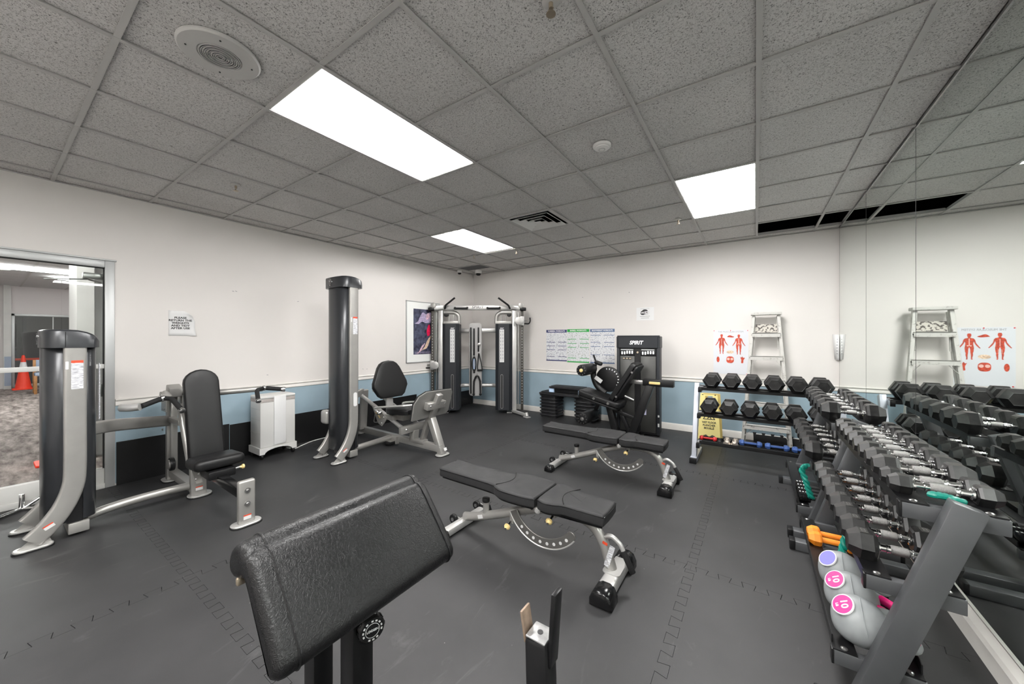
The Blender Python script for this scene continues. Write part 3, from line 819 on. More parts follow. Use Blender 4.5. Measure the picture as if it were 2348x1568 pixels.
# framed picture
t = thing('framed_picture', 'framed dark blue picture with a wide white mat on the left wall', 'picture', (XL, 4.58, .965), world=True)
y0, y1, z0, z1 = 4.18, 4.985, .972, 2.082
for lo, hi in (((XL, y0, z0), (XL+.022, y0+.014, z1)), ((XL, y1-.014, z0), (XL+.022, y1, z1)), ((XL, y0, z0), (XL+.022, y1, z0+.014)), ((XL, y0, z1-.014), (XL+.022, y1, z1))):
    B().span(lo, hi, b=.002).obj('frame_bar', 'alu', t)
B().span((XL, y0+.01, z0+.01), (XL+.010, y1-.01, z1-.01)).obj('mat_board', 'art_mat', t)
B().span((XL+.010, 4.345, 1.117), (XL+.012, 4.82, 1.945)).obj('print', 'art_navy', t)
def blob(poly, mat, dz=.0125, nm='print_shape'):
    B().prism(poly, .0008, onleft(4.345, 1.117, dz)).obj(nm, mat, t, smooth=0)
def wob(pts, n=4): return [(p.x, p.y) for p in spline([(x, y, 0) for x, y in pts]+[(pts[0][0], pts[0][1], 0)], n)][:-1]
blob(wob([(.02, .56), (.10, .60), (.16, .70), (.22, .77), (.30, .74), (.40, .78), (.46, .70), (.42, .60), (.30, .575), (.20, .60), (.12, .555)]), 'art_lilac')
blob(wob([(.30, .64), (.36, .66), (.40, .72), (.35, .765), (.30, .72)]), 'art_pink', .0132)
blob(wob([(.33, .33), (.31, .42), (.34, .52), (.38, .55), (.40, .48), (.39, .36)]), 'art_red', .0138)
blob(wob([(.10, .03), (.17, .06), (.26, .14), (.33, .26), (.42, .35), (.40, .28), (.32, .12), (.22, .08)]), 'art_cream', .0134)
blob(wob([(.06, .01), (.12, .05), (.20, .16), (.27, .20), (.20, .10), (.13, .03)]), 'art_pink', .0142)
for k in range(11): blob([(.05+.036*k, .012), (.062+.036*k, .012), (.062+.036*k, .05), (.05+.036*k, .05)], 'art_lilac', .0136, 'print_tick')
# three exercise charts
def chart(x0, x1, zt, zb, ink, prn, head, rows, label):
    t = thing('exercise_chart', label, 'poster', ((x0+x1)/2, YB-.002, zb), 0, 'exercise charts on the back wall', world=True)
    B().span((x0, YB-.003, zb), (x1, YB-.001, zt)).obj('sheet', prn, t, smooth=0)
    B().span((x0, YB-.0036, zt-.052), (x1, YB-.003, zt)).obj('title_band', ink, t, smooth=0)
    B().span((x0, YB-.0036, zb), (x1, YB-.003, zb+.02)).obj('foot_band', ink, t, smooth=0)
    txt(head, .036, 'white_ink', t, onback((x0+x1)/2, zt-.026, .0038), sx=(x1-x0)/.47*.88 if len(head) > 17 else (x1-x0)/.47*.98, bold=.0008)
    for f in rows:
        z = zb+(zt-zb)*f; xm = (x0+x1)/2
        B().span((x0+.008, YB-.0036, z-.0045), (xm-.035, YB-.003, z+.0045)).obj('row_rule', ink, t, smooth=0)
        B().span((xm+.035, YB-.0036, z-.0045), (x1-.008, YB-.003, z+.0045)).obj('row_rule', ink, t, smooth=0)
chart(-3.284, -2.858, 1.568, .988, 'navy_ink', 'print_navy', 'DUMBBELL WORKOUTS', (.60, .48, .36, .14), 'exercise chart with a navy title band, left of the three')
chart(-2.850, -2.425, 1.575, .975, 'green_ink', 'print_green', 'BARBELL WORKOUTS', (.70, .57, .45, .13), 'exercise chart with a green title band, middle of the three')
chart(-2.410, -1.972, 1.572, .976, 'slate_ink', 'print_slate', 'BODYWEIGHT WORKOUTS', (.82, .61, .49, .25), 'exercise chart with a slate blue title band, right of the three')
# wifi notice
t = thing('wifi_notice', 'white paper wireless internet notice above the black weight tower', 'notice', (-1.475, YB-.002, 1.70), world=True)
B().span((-1.61, YB-.003, 1.702), (-1.338, YB-.001, 1.908)).obj('sheet', 'paper', t, smooth=0)
mtx = onback(-1.478, 1.822, .0036)
B().prism(rrect(.128, .058, .028, 6), .0006, mtx).obj('logo_outline', 'ink_grey', t)
B().prism(rrect(.066, .066, .024, 6), .0007, mtx @ T(-.034, 0, .0002)).obj('logo_badge', 'ink', t)
B().prism(rrect(.058, .048, .020, 6), .0007, mtx @ T(.032, 0, .0004)).obj('logo_badge', 'paper', t)
B().prism([(.045*math.cos(a), .030*math.sin(a)) for a in [PI*k/8 for k in range(9)]], .0006, mtx @ T(0, .026, -.0001)).obj('logo_arc', 'ink', t)
txt('Wi', .045, 'white_ink', t, mtx @ T(-.034, 0, .0012), bold=.001)
txt('Fi', .045, 'ink', t, mtx @ T(.030, 0, .0014), bold=.001)
txt('MEMBER & VISITOR', .016, 'ink_grey', t, onback(-1.478, 1.888, .0036))
B().span((-1.555, YB-.0035, 1.762), (-1.40, YB-.003, 1.769)).obj('small_print', 'ink_grey', t)
B().span((-1.54, YB-.0035, 1.735), (-1.415, YB-.003, 1.742)).obj('small_print', 'ink_grey', t)
# muscular system chart
t = thing('anatomy_chart', 'anatomy chart of two red muscle figures pinned beside the ladder', 'poster', (-.295, YB-.002, .93), world=True)
B().span((-.508, YB-.003, .90), (-.082, YB-.001, 1.53)).obj('sheet', 'poster_paper', t, smooth=0)
txt('THE MUSCULAR SYSTEM', .034, 'ink_grey', t, onback(-.295, 1.503, .0036), sx=.84)
def figure(cx, zf, h, back):
    k = h/1.8
    half = [(0, 1.80), (.07, 1.79), (.10, 1.70), (.085, 1.60), (.055, 1.55), (.06, 1.49), (.20, 1.45), (.26, 1.36), (.30, 1.15), (.37, 1.02), (.46, .86), (.50, .80), (.47, .77), (.40, .85), (.30, .99), (.24, 1.12), (.20, 1.25), (.175, 1.10), (.19, .95), (.21, .80), (.19, .55), (.16, .45), (.17, .32), (.13, .10), (.16, .03), (.10, .0), (.075, .05), (.075, .30), (.05, .50), (.045, .70), (.01, .85)]
    pl = [(x*k, z*k) for x, z in half] + [(-x*k, z*k) for x, z in reversed(half[1:])]
    B().prism(pl, .0006, onback(cx, zf, .0036)).obj('muscle_figure', 'muscle', t, smooth=0)
    for x, z, w, hh in (((0, 1.15, .03, .5), (-.08, .55, .02, .3), (.08, .55, .02, .3)) if not back else ((0, 1.2, .05, .5), (-.07, .95, .08, .08), (.07, .95, .08, .08))):
        B().prism(rrect(w*k, hh*k, .01*k), .0005, onback(cx+x*k, zf+z*k, .0043)).obj('tendon', 'muscle_pale', t, smooth=0)
figure(-.405, 1.185, .285, False); figure(-.195, 1.180, .285, True)
B().prism(wob([(-.03, 0), (.0, .025), (.04, .012), (.06, .0), (.03, -.008)]), .0006, onback(-.31, 1.43, .0036)).obj('muscle_detail', 'muscle', t)
B().prism(ngon(20, .045), .0006, onback(-.30, 1.215, .0036) @ S3(1, .5, 1)).obj('muscle_detail', 'art_cream', t)
B().prism(rrect(.092, .095, .035), .0006, onback(-.30, 1.105, .0036)).obj('muscle_detail', 'muscle', t)
for s in (-1, 1): B().prism(ngon(12, .018), .0006, onback(-.30+s*.022, 1.115, .0044)).obj('muscle_detail', 'muscle_pale', t)
B().prism(ngon(16, .038), .0006, onback(-.45, 1.105, .0036) @ S3(.5, 1.1, 1)).obj('muscle_detail', 'muscle', t)
B().prism(wob([(-.025, .04), (-.01, .0), (-.012, -.04), (.012, -.04), (.016, .0), (.032, .03), (.01, .035), (0, .05), (-.01, .035)]), .0006, onback(-.155, 1.105, .0036)).obj('muscle_detail', 'muscle', t)
for x, z in ((-.50, 1.52), (-.295, 1.522), (-.09, 1.52), (-.49, .91), (-.10, .91)):
    B().cyl((x, YB-.009, z), (x, YB-.002, z), .006, 10).obj('push_pin', 'red_vinyl', t)
# folded slip taped to the mirror edge
t = thing('mirror_note', 'narrow white paper note taped to the far edge of the mirror', 'notice', (XR-.01, 5.93, 1.13), world=True)
B().raw([(XR-.040, 5.990, 1.15), (XR-.006, 5.945, 1.14), (XR-.003, 5.945, 1.46), (XR-.062, 5.995, 1.46)], [(0, 1, 2, 3)]).obj('sheet', 'paper', t).modifiers.new('thick', 'SOLIDIFY').thickness = .0008
for k in range(6): B().box((XR-.022, 5.9635, 1.40-.036*k), (.020, .001, .007), (0, 0, -.90)).obj('printed_line', 'ink_grey', t)
# ================================================================ MACHINES
class BoltSet:
    "remembers bolts and links each as its own part"
    def __init__(s): s.l = []
    def cyl(s, *a): s.l.append(a); return s
    def obj(s, name, mat, parent):
        for a in s.l: B().cyl(*a).obj(name, mat, parent)
def bolt(bb, c, axis, r=.013, h=.008, mat=None):
    c, a = V(c), V(axis).normalized()
    return bb.cyl(c, c+a*h, r, 12, r*.55)
def footplate(t, pts_c, sx, sy, mat='silver_light', rub=True):
    "rounded levelling plate on a rubber pad"
    x, y = pts_c
    B().prism(rrect(sx+.008, sy+.008, min(sx, sy)*.45, 5), .006, T(x, y, .0005)).obj('rubber_pad', 'black_rubber', t)
    B().prism(rrect(sx, sy, min(sx, sy)*.45, 5), .014, T(x, y, .0065), b=.004).obj('foot_plate', mat, t)

def weight_tower(t, xn, xf, yp, H, lab_z):
    "selector tower: silver side plates that sweep forward into feet, dark shrouds, moulded cap"
    yf, yr = yp-.14, yp+.11
    xc, hw = (xn+xf)/2, (xn-xf)/2
    for x in (xn, xf):
        path = spline([(x, yp, H-.125), (x, yp, .9), (x, yp, .50), (x, yp-.012, .36), (x, yp-.055, .23), (x, yp-.12, .125), (x, yp-.185, .055)], 5)
        B().sweep(path, rrect(.046, .108, .016, 3), up=(0, 1, 0)).obj('side_upright', 'silver', t)
        B().prism(rrect(.10, .178, .044, 5), .006, T(x, yp-.178, .0005)).obj('rubber_pad', 'black_rubber', t)
        B().prism(rrect(.092, .170, .042, 5), .016, T(x, yp-.178, .0065), b=.005).obj('foot_plate', 'silver_light', t)
        B().raw([(x-.004, yp-.245, .02), (x+.004, yp-.245, .02), (x+.004, yp-.10, .02), (x-.004, yp-.10, .02), (x-.004, yp-.13, .12), (x+.004, yp-.13, .12)], [(0, 1, 2, 3), (0, 4, 5, 1), (2, 5, 4, 3), (0, 3, 4), (1, 5, 2)]).obj('foot_gusset', 'silver', t)
    a = hw-.026
    D = [(xc-a, yp-.035), (xc-a, yf+.075), (xc-a+.018, yf+.035), (xc-a+.055, yf+.010), (xc-.05, yf), (xc+.05, yf), (xc+a-.055, yf+.010), (xc+a-.018, yf+.035), (xc+a, yf+.075), (xc+a, yp-.035)]
    B().prism(D, H-.235, T(0, 0, .11), b=.004).obj('front_shroud', 'shroud', t, smooth=50)
    D2 = [(xc+a, yp+.040), (xc+a, yr-.05), (xc+a-.03, yr-.012), (xc+a-.08, yr), (xc-a+.08, yr), (xc-a+.03, yr-.012), (xc-a, yr-.05), (xc-a, yp+.040)]
    B().prism(D2, H-.235, T(0, 0, .11), b=.004).obj('rear_shroud', 'shroud', t, smooth=50)
    B().span((xc-a+.01, yp-.035, .10), (xc+a-.01, yp+.04, H-.13)).obj('weight_stack_core', 'shroud_dark', t)
    B().span((xf+.02, yp-.03, .02), (xn-.02, yp+.07, .095), b=.006).obj('base_box', 'silver', t)
    # moulded cap: rounded plan, roof sloping down to the rear
    ex = xn+.028; ew = xf-.028
    plan = [(ew, yp+.05), (ew, yf+.075), (ew+.014, yf+.032), (ew+.055, yf+.004), (xc-.05, yf-.008), (xc+.05, yf-.008), (ex-.055, yf+.004), (ex-.014, yf+.032), (ex, yf+.075), (ex, yp-.03), (ex, yp+.01), (ex, yp+.05), (ex, yp+.085), (ex-.03, yr+.004), (ex-.09, yr+.010), (ew+.09, yr+.010), (ew+.03, yr+.004), (ew, yp+.085)]
    def roof(y):
        q = max(0.0, (y-(yp-.03))/(yr+.01-yp+.03))
        return H-.095*(1-math.sqrt(max(0, 1-q*q)))
    n = len(plan); vs = []
    for pl, dz in ((plan, None), (plan, -.014), (inset(plan, .006), -.004), (inset(plan, .016), 0)):
        for x, y in pl: vs.append((x, y, H-.128 if dz is None else roof(y)+dz))
    fs = [(i*n+k, i*n+(k+1) % n, (i+1)*n+(k+1) % n, (i+1)*n+k) for i in range(3) for k in range(n)] + [tuple(range(n-1, -1, -1)), tuple(range(3*n, 4*n))]
    cp = B().raw(vs, fs); bmesh.ops.triangulate(cp.bm, faces=[f for f in cp.bm.faces if len(f.verts) > 4])
    cp.obj('cap', 'shroud', t, smooth=45)
    B().span((ex-.002, yp-.047, H-.124), (ex+.001, yp-.043, H-.016)).obj('cap_seam', 'shroud_dark', t)
    # shield badge on the cap
    sh = [(0, -.042), (.020, -.012), (.026, .022), (.018, .036), (0, .042), (-.018, .036), (-.026, .022), (-.020, -.012)]
    mf = frame((xc-.04, yf-.0105, H-.066), (1, 0, 0), (0, 0, 1))
    B().prism(sh, .003, mf).obj('badge', 'chrome', t)
    B().prism(inset(sh, .005), .001, mf @ T(0, 0, .003)).obj('badge_face', 'shroud_dark', t)
    txt('T', .05, 'chrome', t, mf @ T(0, .002, .0045), name='badge_letter', bold=.001)
    # warning label on the near side plate
    ml = frame((xn+.0235, yp+.008, lab_z), (0, 1, 0), (0, 0, 1))
    B().prism(rrect(.056, .20, .003), .001, ml).obj('warning_label', 'print_text', t, smooth=0)
    B().prism(rrect(.056, .018, .002), .0012, ml @ T(0, .093, .0002)).obj('label_header', 'label_red', t, smooth=0)
    B().prism(rrect(.014, .055, .003), .001, ml @ T(-.046, .068, 0)).obj('small_label', 'label_white', t, smooth=0)
    mfl = frame((xn+.0238, yp-.115, .135), (0, 1, .55), (0, -.5, 1))
    B().prism(rrect(.05, .028, .003), .001, mfl).obj('foot_label', 'label_white', t, smooth=0)
    B().prism(rrect(.05, .008, .001), .0012, mfl @ T(0, .010, .0002)).obj('label_header', 'label_red', t, smooth=0)

# ---------------------------------------------------------------- shoulder press (left)
t = thing('shoulder_press_machine', 'grey seated shoulder press machine with short dark tower beside the glass door', 'exercise machine', (-4.2, .8, 0), world=True)
weight_tower(t, -4.0, -4.42, .372, 1.475, 1.155)
B().prism(rrect(.05, .42, .02), .003, frame((-4.02, .486, 1.02), (-1, 0, 0), (0, 0, 1))).obj('exercise_placard', 'print_text', t)
B().sweep(spline([(-4.24, .475, .715), (-4.36, .60, .70), (-4.56, .80, .655), (-4.77, 1.02, .605)], 6), rrect(.05, .10, .016, 3)).obj('upper_beam', 'silver', t)
B().tube(spline([(-4.2, .43, .055), (-4.19, .55, .085), (-4.17, .75, .105), (-4.16, 1.03, .105)], 6), .032, 14).obj('lower_beam', 'silver', t)
B().span((-4.84, 1.02, .02), (-4.78, 1.10, .84), b=.006).obj('rear_post', 'silver', t)
B().span((-4.76, 1.035, .16), (-4.715, 1.085, .80), b=.005).obj('guide_post', 'silver', t)
B().span((-4.86, .995, .70), (-4.70, 1.005, .86), b=.003).obj('pivot_plate', 'silver', t)
B().span((-4.86, 1.115, .70), (-4.70, 1.125, .86), b=.003).obj('pivot_plate', 'silver', t)
bb = BoltSet()
for x, z in ((-4.83, .84), (-4.74, .73), (-4.80, .60), (-4.80, .52)): bolt(bb, (x, .995, z), (0, -1, 0), .012)
bb.obj('bolt', 'steel', t)
footplate(t, (-4.82, 1.05), .17, .12)
B().span((-4.80, 1.03, .05), (-4.15, 1.10, .115), b=.006).obj('floor_beam', 'silver', t)
B().cyl((-4.66, 1.01, .20), (-4.66, 1.045, .20), .062, 24, b=.006).obj('pulley', 'black_plastic', t)
B().cyl((-4.66, 1.0, .20), (-4.66, 1.012, .20), .045, 20).obj('pulley_cover', 'silver', t)
B().bar((-4.14, 1.09, .015), (-4.17, 1.09, .40), .11, .05, up=(1, 0, 0), b=.006).obj('seat_post', 'silver', t)
footplate(t, (-4.14, 1.10), .15, .17)
B().tube(fillet([(-4.19, 1.045, .30), (-4.30, 1.03, .60), (-4.40, 1.03, .80)], .1), .026, 12).obj('back_strut', 'silver', t)
B().bar((-4.40, 1.04, .63), (-4.76, 1.04, .62), .05, .05, b=.006).obj('strut_tie', 'silver', t)
B().bar((-4.32, 1.11, .55), (-4.34, 1.11, .92), .05, .04, up=(1, 0, 0)).obj('back_rail', 'silver', t)
def arch(w, h, r0, n=10):
    "pad outline with a full arch on top, origin at bottom centre"
    pl = [(-w/2+r0, 0), (w/2-r0, 0), (w/2, r0)]
    rr = w/2
    for i in range(n+1):
        a = PI*i/n; pl.append((rr*math.cos(a), h-rr*.92+rr*.92*math.sin(a)))
    pl += [(-w/2, r0)]
    return pl
mb = frame((-4.055, 1.13, .345), (0, 1, 0), (-.235, 0, 1))
B().pad(arch(.255, .80, .02), .062, .018, mb @ T(0, 0, -.03)).obj('back_pad', 'vinyl', t, smooth=60)
B().prism(inset(arch(.255, .80, .02), .02), .012, mb @ T(0, 0, -.043)).obj('back_pad_board', 'black_plastic', t)
ms = frame((-3.865, 1.135, .335), (0, 1, 0), (-1, 0, -.06))
B().pad(rrect(.35, .30, .05, 5), .088, .036, ms @ T(0, 0, -.02), crown=.004, r2=.03).obj('seat_pad', 'vinyl', t, smooth=60)
B().span((-4.0, 1.04, .24), (-3.70, 1.23, .31), b=.012).obj('seat_carriage', 'black_plastic', t)
B().raw([(-4.06, 1.035, .40), (-3.93, 1.035, .33), (-3.86, 1.035, .20), (-3.98, 1.035, .16), (-4.10, 1.035, .25), (-4.06, 1.045, .40), (-3.93, 1.045, .33), (-3.86, 1.045, .20), (-3.98, 1.045, .16), (-4.10, 1.045, .25)], [(4, 3, 2, 1, 0), (5, 6, 7, 8, 9)]+[(i, (i+1) % 5, 5+(i+1) % 5, 5+i) for i in range(5)]).obj('seat_bracket', 'silver', t)
bb = BoltSet()
for x, z in ((-4.05, .36), (-3.99, .20), (-4.04, .30), (-3.92, .26)): bolt(bb, (x, 1.035, z), (0, -1, 0), .011)
bb.obj('bolt', 'steel', t)
k = B().cyl((-3.76, 1.225, .275), (-3.76, 1.275, .28), .011, 12).obj('pull_pin', 'steel', t)
B().lathe([(.010, 0), (.012, .016), (.020, .022), (.020, .034), (.014, .038), (0, .038)], 16, frame((-3.76, 1.272, .28), (1, 0, 0), (0, 0, -1)) ).obj('yellow_knob', 'yellow_knob', t)
B().bar((-4.02, 1.13, .235), (-3.205, 1.13, .222), .065, .07, b=.005).obj('seat_rail', 'black_gloss', t)
B().span((-3.228, 1.072, .015), (-3.18, 1.182, .338), b=.014, seg=3).obj('front_post', 'silver', t)
bb = BoltSet()
for z in (.265, .165): bb.cyl((-3.182, 1.127, z), (-3.174, 1.127, z), .020, 16); bolt(bb, (-3.175, 1.127, z), (1, 0, 0), .012)
bb.obj('bolt', 'steel', t)
footplate(t, (-3.205, 1.127), .115, .195)
for c, nm in (((-3.1795, 1.127, .065), 'a'), ((-4.112, 1.09, .075), 'b')):
    mm = frame(c, (0, 1, 0), (0, 0, 1)); B().prism(rrect(.05, .035, .003), .001, mm).obj('foot_label', 'label_white', t, smooth=0); B().prism(rrect(.05, .009, .001), .0012, mm @ T(0, .013, .0002)).obj('label_header', 'label_red', t, smooth=0)
# press axle and handles
B().cyl((-4.78, .97, .86), (-4.78, 1.15, .86), .034, 18, b=.004).obj('pivot_axle', 'silver', t)
B().box((-4.72, 1.06, .90), (.12, .10, .09), (0, .3, 0), .008).obj('pivot_block', 'silver', t)
for s, y1, pts in ((-1, .86, None), (1, 1.62, None)):
    B().tube(fillet([(-4.74, 1.06+s*.06, .88), (-4.36, 1.06+s*.12, .885), (-4.20, y1, .895)], .12), .028, 14).obj('press_arm', 'silver', t)
# left handle pair
B().tube([(-4.16, .86, .905), (-4.08, .72, .868)], .021, 14).obj('handle_grip', 'foam_grip', t)
B().tube([(-4.075, .712, .866), (-4.12, .655, .86), (-4.16, .62, .862)], .030, 14).obj('handle_end', 'silver_light', t)
B().tube(fillet([(-4.16, .86, .905), (-4.10, .905, .90), (-3.96, .935, .815)], .06), .019, 14).obj('handle_grip', 'foam_grip', t)
B().ball((-4.155, .862, .905), .028, 14).obj('handle_joint', 'chrome', t)
B().cyl((-3.965, .934, .818), (-3.945, .938, .806), .023, 16, b=.003).obj('handle_collar', 'chrome', t)
# right handle pair
B().tube([(-4.16, 1.62, .905), (-4.10, 1.765, .88)], .021, 14).obj('handle_grip', 'foam_grip', t)
B().cyl((-4.105, 1.755, .882), (-4.09, 1.79, .876), .026, 16, b=.004).obj('handle_end', 'chrome', t)
B().tube(fillet([(-4.16, 1.62, .905), (-4.08, 1.525, .90), (-3.98, 1.50, .81)], .06), .019, 14).obj('handle_grip', 'foam_grip', t)
B().ball((-4.155, 1.615, .905), .028, 14).obj('handle_joint', 'chrome', t)
B().cyl((-3.985, 1.501, .815), (-3.968, 1.499, .800), .023, 16, b=.003).obj('handle_collar', 'chrome', t)

# ---------------------------------------------------------------- seated leg press (middle left)
t = thing('leg_press_machine', 'silver seated leg press machine with a tall dark tower and grey foot plate', 'exercise machine', (-3.9, 2.8, 0), world=True)
weight_tower(t, -3.89, -4.27, 2.437, 2.13, 1.56)
B().prism(rrect(.045, .16, .018), .002, frame((-3.866, 2.445, .70), (0, 1, 0), (0, 0, 1))).obj('exercise_placard', 'label_white', t)
B().box((-4.40, 2.40, .44), (.14, .10, .17), None, .035, 3).obj('weight_arm_end', 'silver_light', t)
B().bar((-4.93, 3.10, .10), (-3.13, 3.10, .085), .065, .085, b=.008).obj('base_beam', 'silver', t)
B().tube([(-4.02, 2.50, .075), (-4.05, 3.08, .085)], .036, 14).obj('link_beam', 'silver', t)
B().lathe([(.075, 0), (.078, .006), (.078, .018), (.06, .03), (.0, .03)], 24, T(-4.0, 3.03, .025)).obj('pulley', 'black_plastic', t)
B().span((-4.05, 2.99, .055), (-3.94, 3.08, .062)).obj('pulley_bracket', 'silver', t)
B().span((-3.90, 3.03, .03), (-3.88, 3.08, .12)).obj('cable_tab', 'silver', t)
B().sweep(spline([(-4.66, 3.06, .12), (-4.63, 3.05, .30), (-4.60, 3.04, .50), (-4.57, 3.03, .68)], 5), rrect(.11, .05, .012, 3), up=(1, 0, 0)).obj('rear_upright', 'silver', t)
footplate(t, (-4.86, 3.10), .14, .22)
B().bar((-4.20, 2.56, .655), (-4.60, 3.02, .66), .05, .085, b=.008).obj('upper_beam', 'silver', t)
bb = BoltSet()
for f in (.35, .8): bolt(bb, (-4.20-.40*f, 2.56+.46*f, .70), (0, 0, 1), .012)
bb.obj('bolt', 'steel', t)
for y in (2.955, 3.215):
    B().cyl((-4.62, y, .655), (-3.62, y, .27), .025, 14).obj('guide_tube', 'silver_light', t)
B().bar((-3.60, 2.87, .275), (-3.60, 3.335, .285), .055, .095, b=.008).obj('guide_cross_beam', 'silver', t)
bb = BoltSet(); bolt(bb, (-3.572, 2.95, .28), (1, 0, 0), .016); bolt(bb, (-3.572, 3.26, .283), (1, 0, 0), .016); bb.obj('bolt', 'chrome', t)
B().bar((-3.62, 3.10, .10), (-3.60, 3.10, .25), .09, .08, up=(1, 0, 0), b=.008).bar((-3.60, 3.1, .115), (-3.40, 3.1, .125), .09, .05, b=.01).obj('guide_support', 'silver', t)
B().raw([(-4.22, 2.915, .50), (-4.02, 2.915, .45), (-3.92, 2.915, .38), (-4.02, 2.915, .27), (-4.10, 2.915, .30), (-4.22, 2.929, .50), (-4.02, 2.929, .45), (-3.92, 2.929, .38), (-4.02, 2.929, .27), (-4.10, 2.929, .30)], [(4, 3, 2, 1, 0), (5, 6, 7, 8, 9)]+[(i, (i+1) % 5, 5+(i+1) % 5, 5+i) for i in range(5)]).obj('carriage_plate', 'silver', t)
B().span((-4.06, 2.93, .36), (-3.82, 3.24, .43), b=.008).obj('carriage', 'silver', t)
B().bar((-4.13, 2.905, .445), (-4.04, 2.905, .375), .008, .016).obj('adjust_lever', 'yellow_knob', t)
bb = BoltSet(); bolt(bb, (-4.02, 2.915, .31), (0, -1, 0), .011); bolt(bb, (-3.98, 2.915, .39), (0, -1, 0), .011); bb.obj('bolt', 'steel', t)
B().tube(fillet([(-4.15, 2.908, .42), (-4.18, 2.908, .30), (-4.06, 2.908, .32)], .02), .005, 6).obj('safety_wire', 'steel', t)
B().span((-3.84, 3.0, .36), (-3.70, 3.12, .46), b=.006).obj('seat_block', 'silver', t)
hp = [(0, 0), (.15, 0), (.20, .035), (.262, .145), (.255, .205), (.165, .40), (.125, .45), (.075, .478), (0, .488)]
pl = hp[1:] + [(-x, z) for x, z in reversed(hp[1:-1])]
mb = frame((-3.965, 3.03, .635), (0, 1, 0), (-.20, 0, 1))
B().pad(pl, .065, .018, mb @ T(0, 0, -.03)).obj('back_pad', 'vinyl', t, smooth=60)
B().prism(inset(pl, .025), .03, mb @ T(0, 0, -.06)).obj('back_pad_board', 'black_plastic', t)
B().bar((-3.99, 3.02, .46), (-4.02, 3.02, .72), .10, .03, up=(1, 0, 0)).obj('back_bracket', 'silver_light', t)
sp = [(-.17, -.22), (.17, -.22), (.21, -.10), (.205, .14), (.14, .24), (-.14, .24), (-.205, .14), (-.21, -.10)]
B().pad(sp, .07, .02, frame((-3.70, 3.06, .465), (0, 1, 0), (-1, 0, -.05))).obj('seat_pad', 'vinyl', t, smooth=60)
for y in (2.83, 3.27):
    B().tube(fillet([(-3.98, y+.03*(1 if y < 3 else -1), .44), (-3.99, y, .475), (-4.06, y, .51), (-3.98, y, .53), (-3.50, y, .60), (-3.42, y+.10*(1 if y < 3 else -1), .605)], .04), .014, 10).obj('side_handle', 'silver_light', t)
    B().cyl((-3.97, y+.05*(1 if y < 3 else -1), .452), (-3.98, y-.005, .455), .022, 14, b=.003).obj('handle_boss', 'chrome', t)
# foot plate
fp = [(-.30, 0), (.26, 0), (.295, .04), (.315, .28), (.29, .325), (-.13, .335), (-.24, .29), (-.30, .20)]
mf = frame((-3.31, 3.10, .445), (0, 1, 0), (.22, 0, 1))
B().prism(fp, .018, mf @ T(0, 0, -.012), b=.003).obj('foot_board', 'footplate', t)
B().prism([(x*1.02, y*1.02-.003) for x, y in fp], .012, mf @ T(0, 0, -.0245), b=.002).obj('grip_mat', 'black_rubber', t)
B().bar((-3.235, 2.955, .60), (-3.235, 3.255, .60), .07, .085, up=(.22, 0, 1), b=.006).obj('foot_board_bracket', 'silver', t)
bb = BoltSet(); bolt(bb, (-3.20, 3.00, .60), (1, 0, -.2), .013); bolt(bb, (-3.20, 3.235, .605), (1, 0, -.2), .013); bb.obj('bolt', 'chrome', t)
B().bar((-3.315, 3.11, .42), (-3.165, 3.11, .735), .085, .055, up=(1, 0, 0), b=.008).obj('foot_board_arm', 'silver', t)
B().bar((-3.125, 3.115, .012), (-3.325, 3.115, .46), .09, .075, up=(1, 0, 0), b=.010).obj('front_post', 'silver', t)
B().bar((-3.47, 3.11, .11), (-3.335, 3.11, .45), .075, .05, up=(1, 0, 0), b=.008).obj('front_brace', 'silver', t)
footplate(t, (-3.125, 3.115), .12, .18)
mm = frame((-3.075, 3.115, .085), (0, 1, 0), (-.40, 0, 1)); B().prism(rrect(.045, .035, .003), .001, mm).obj('foot_label', 'label_white', t, smooth=0)

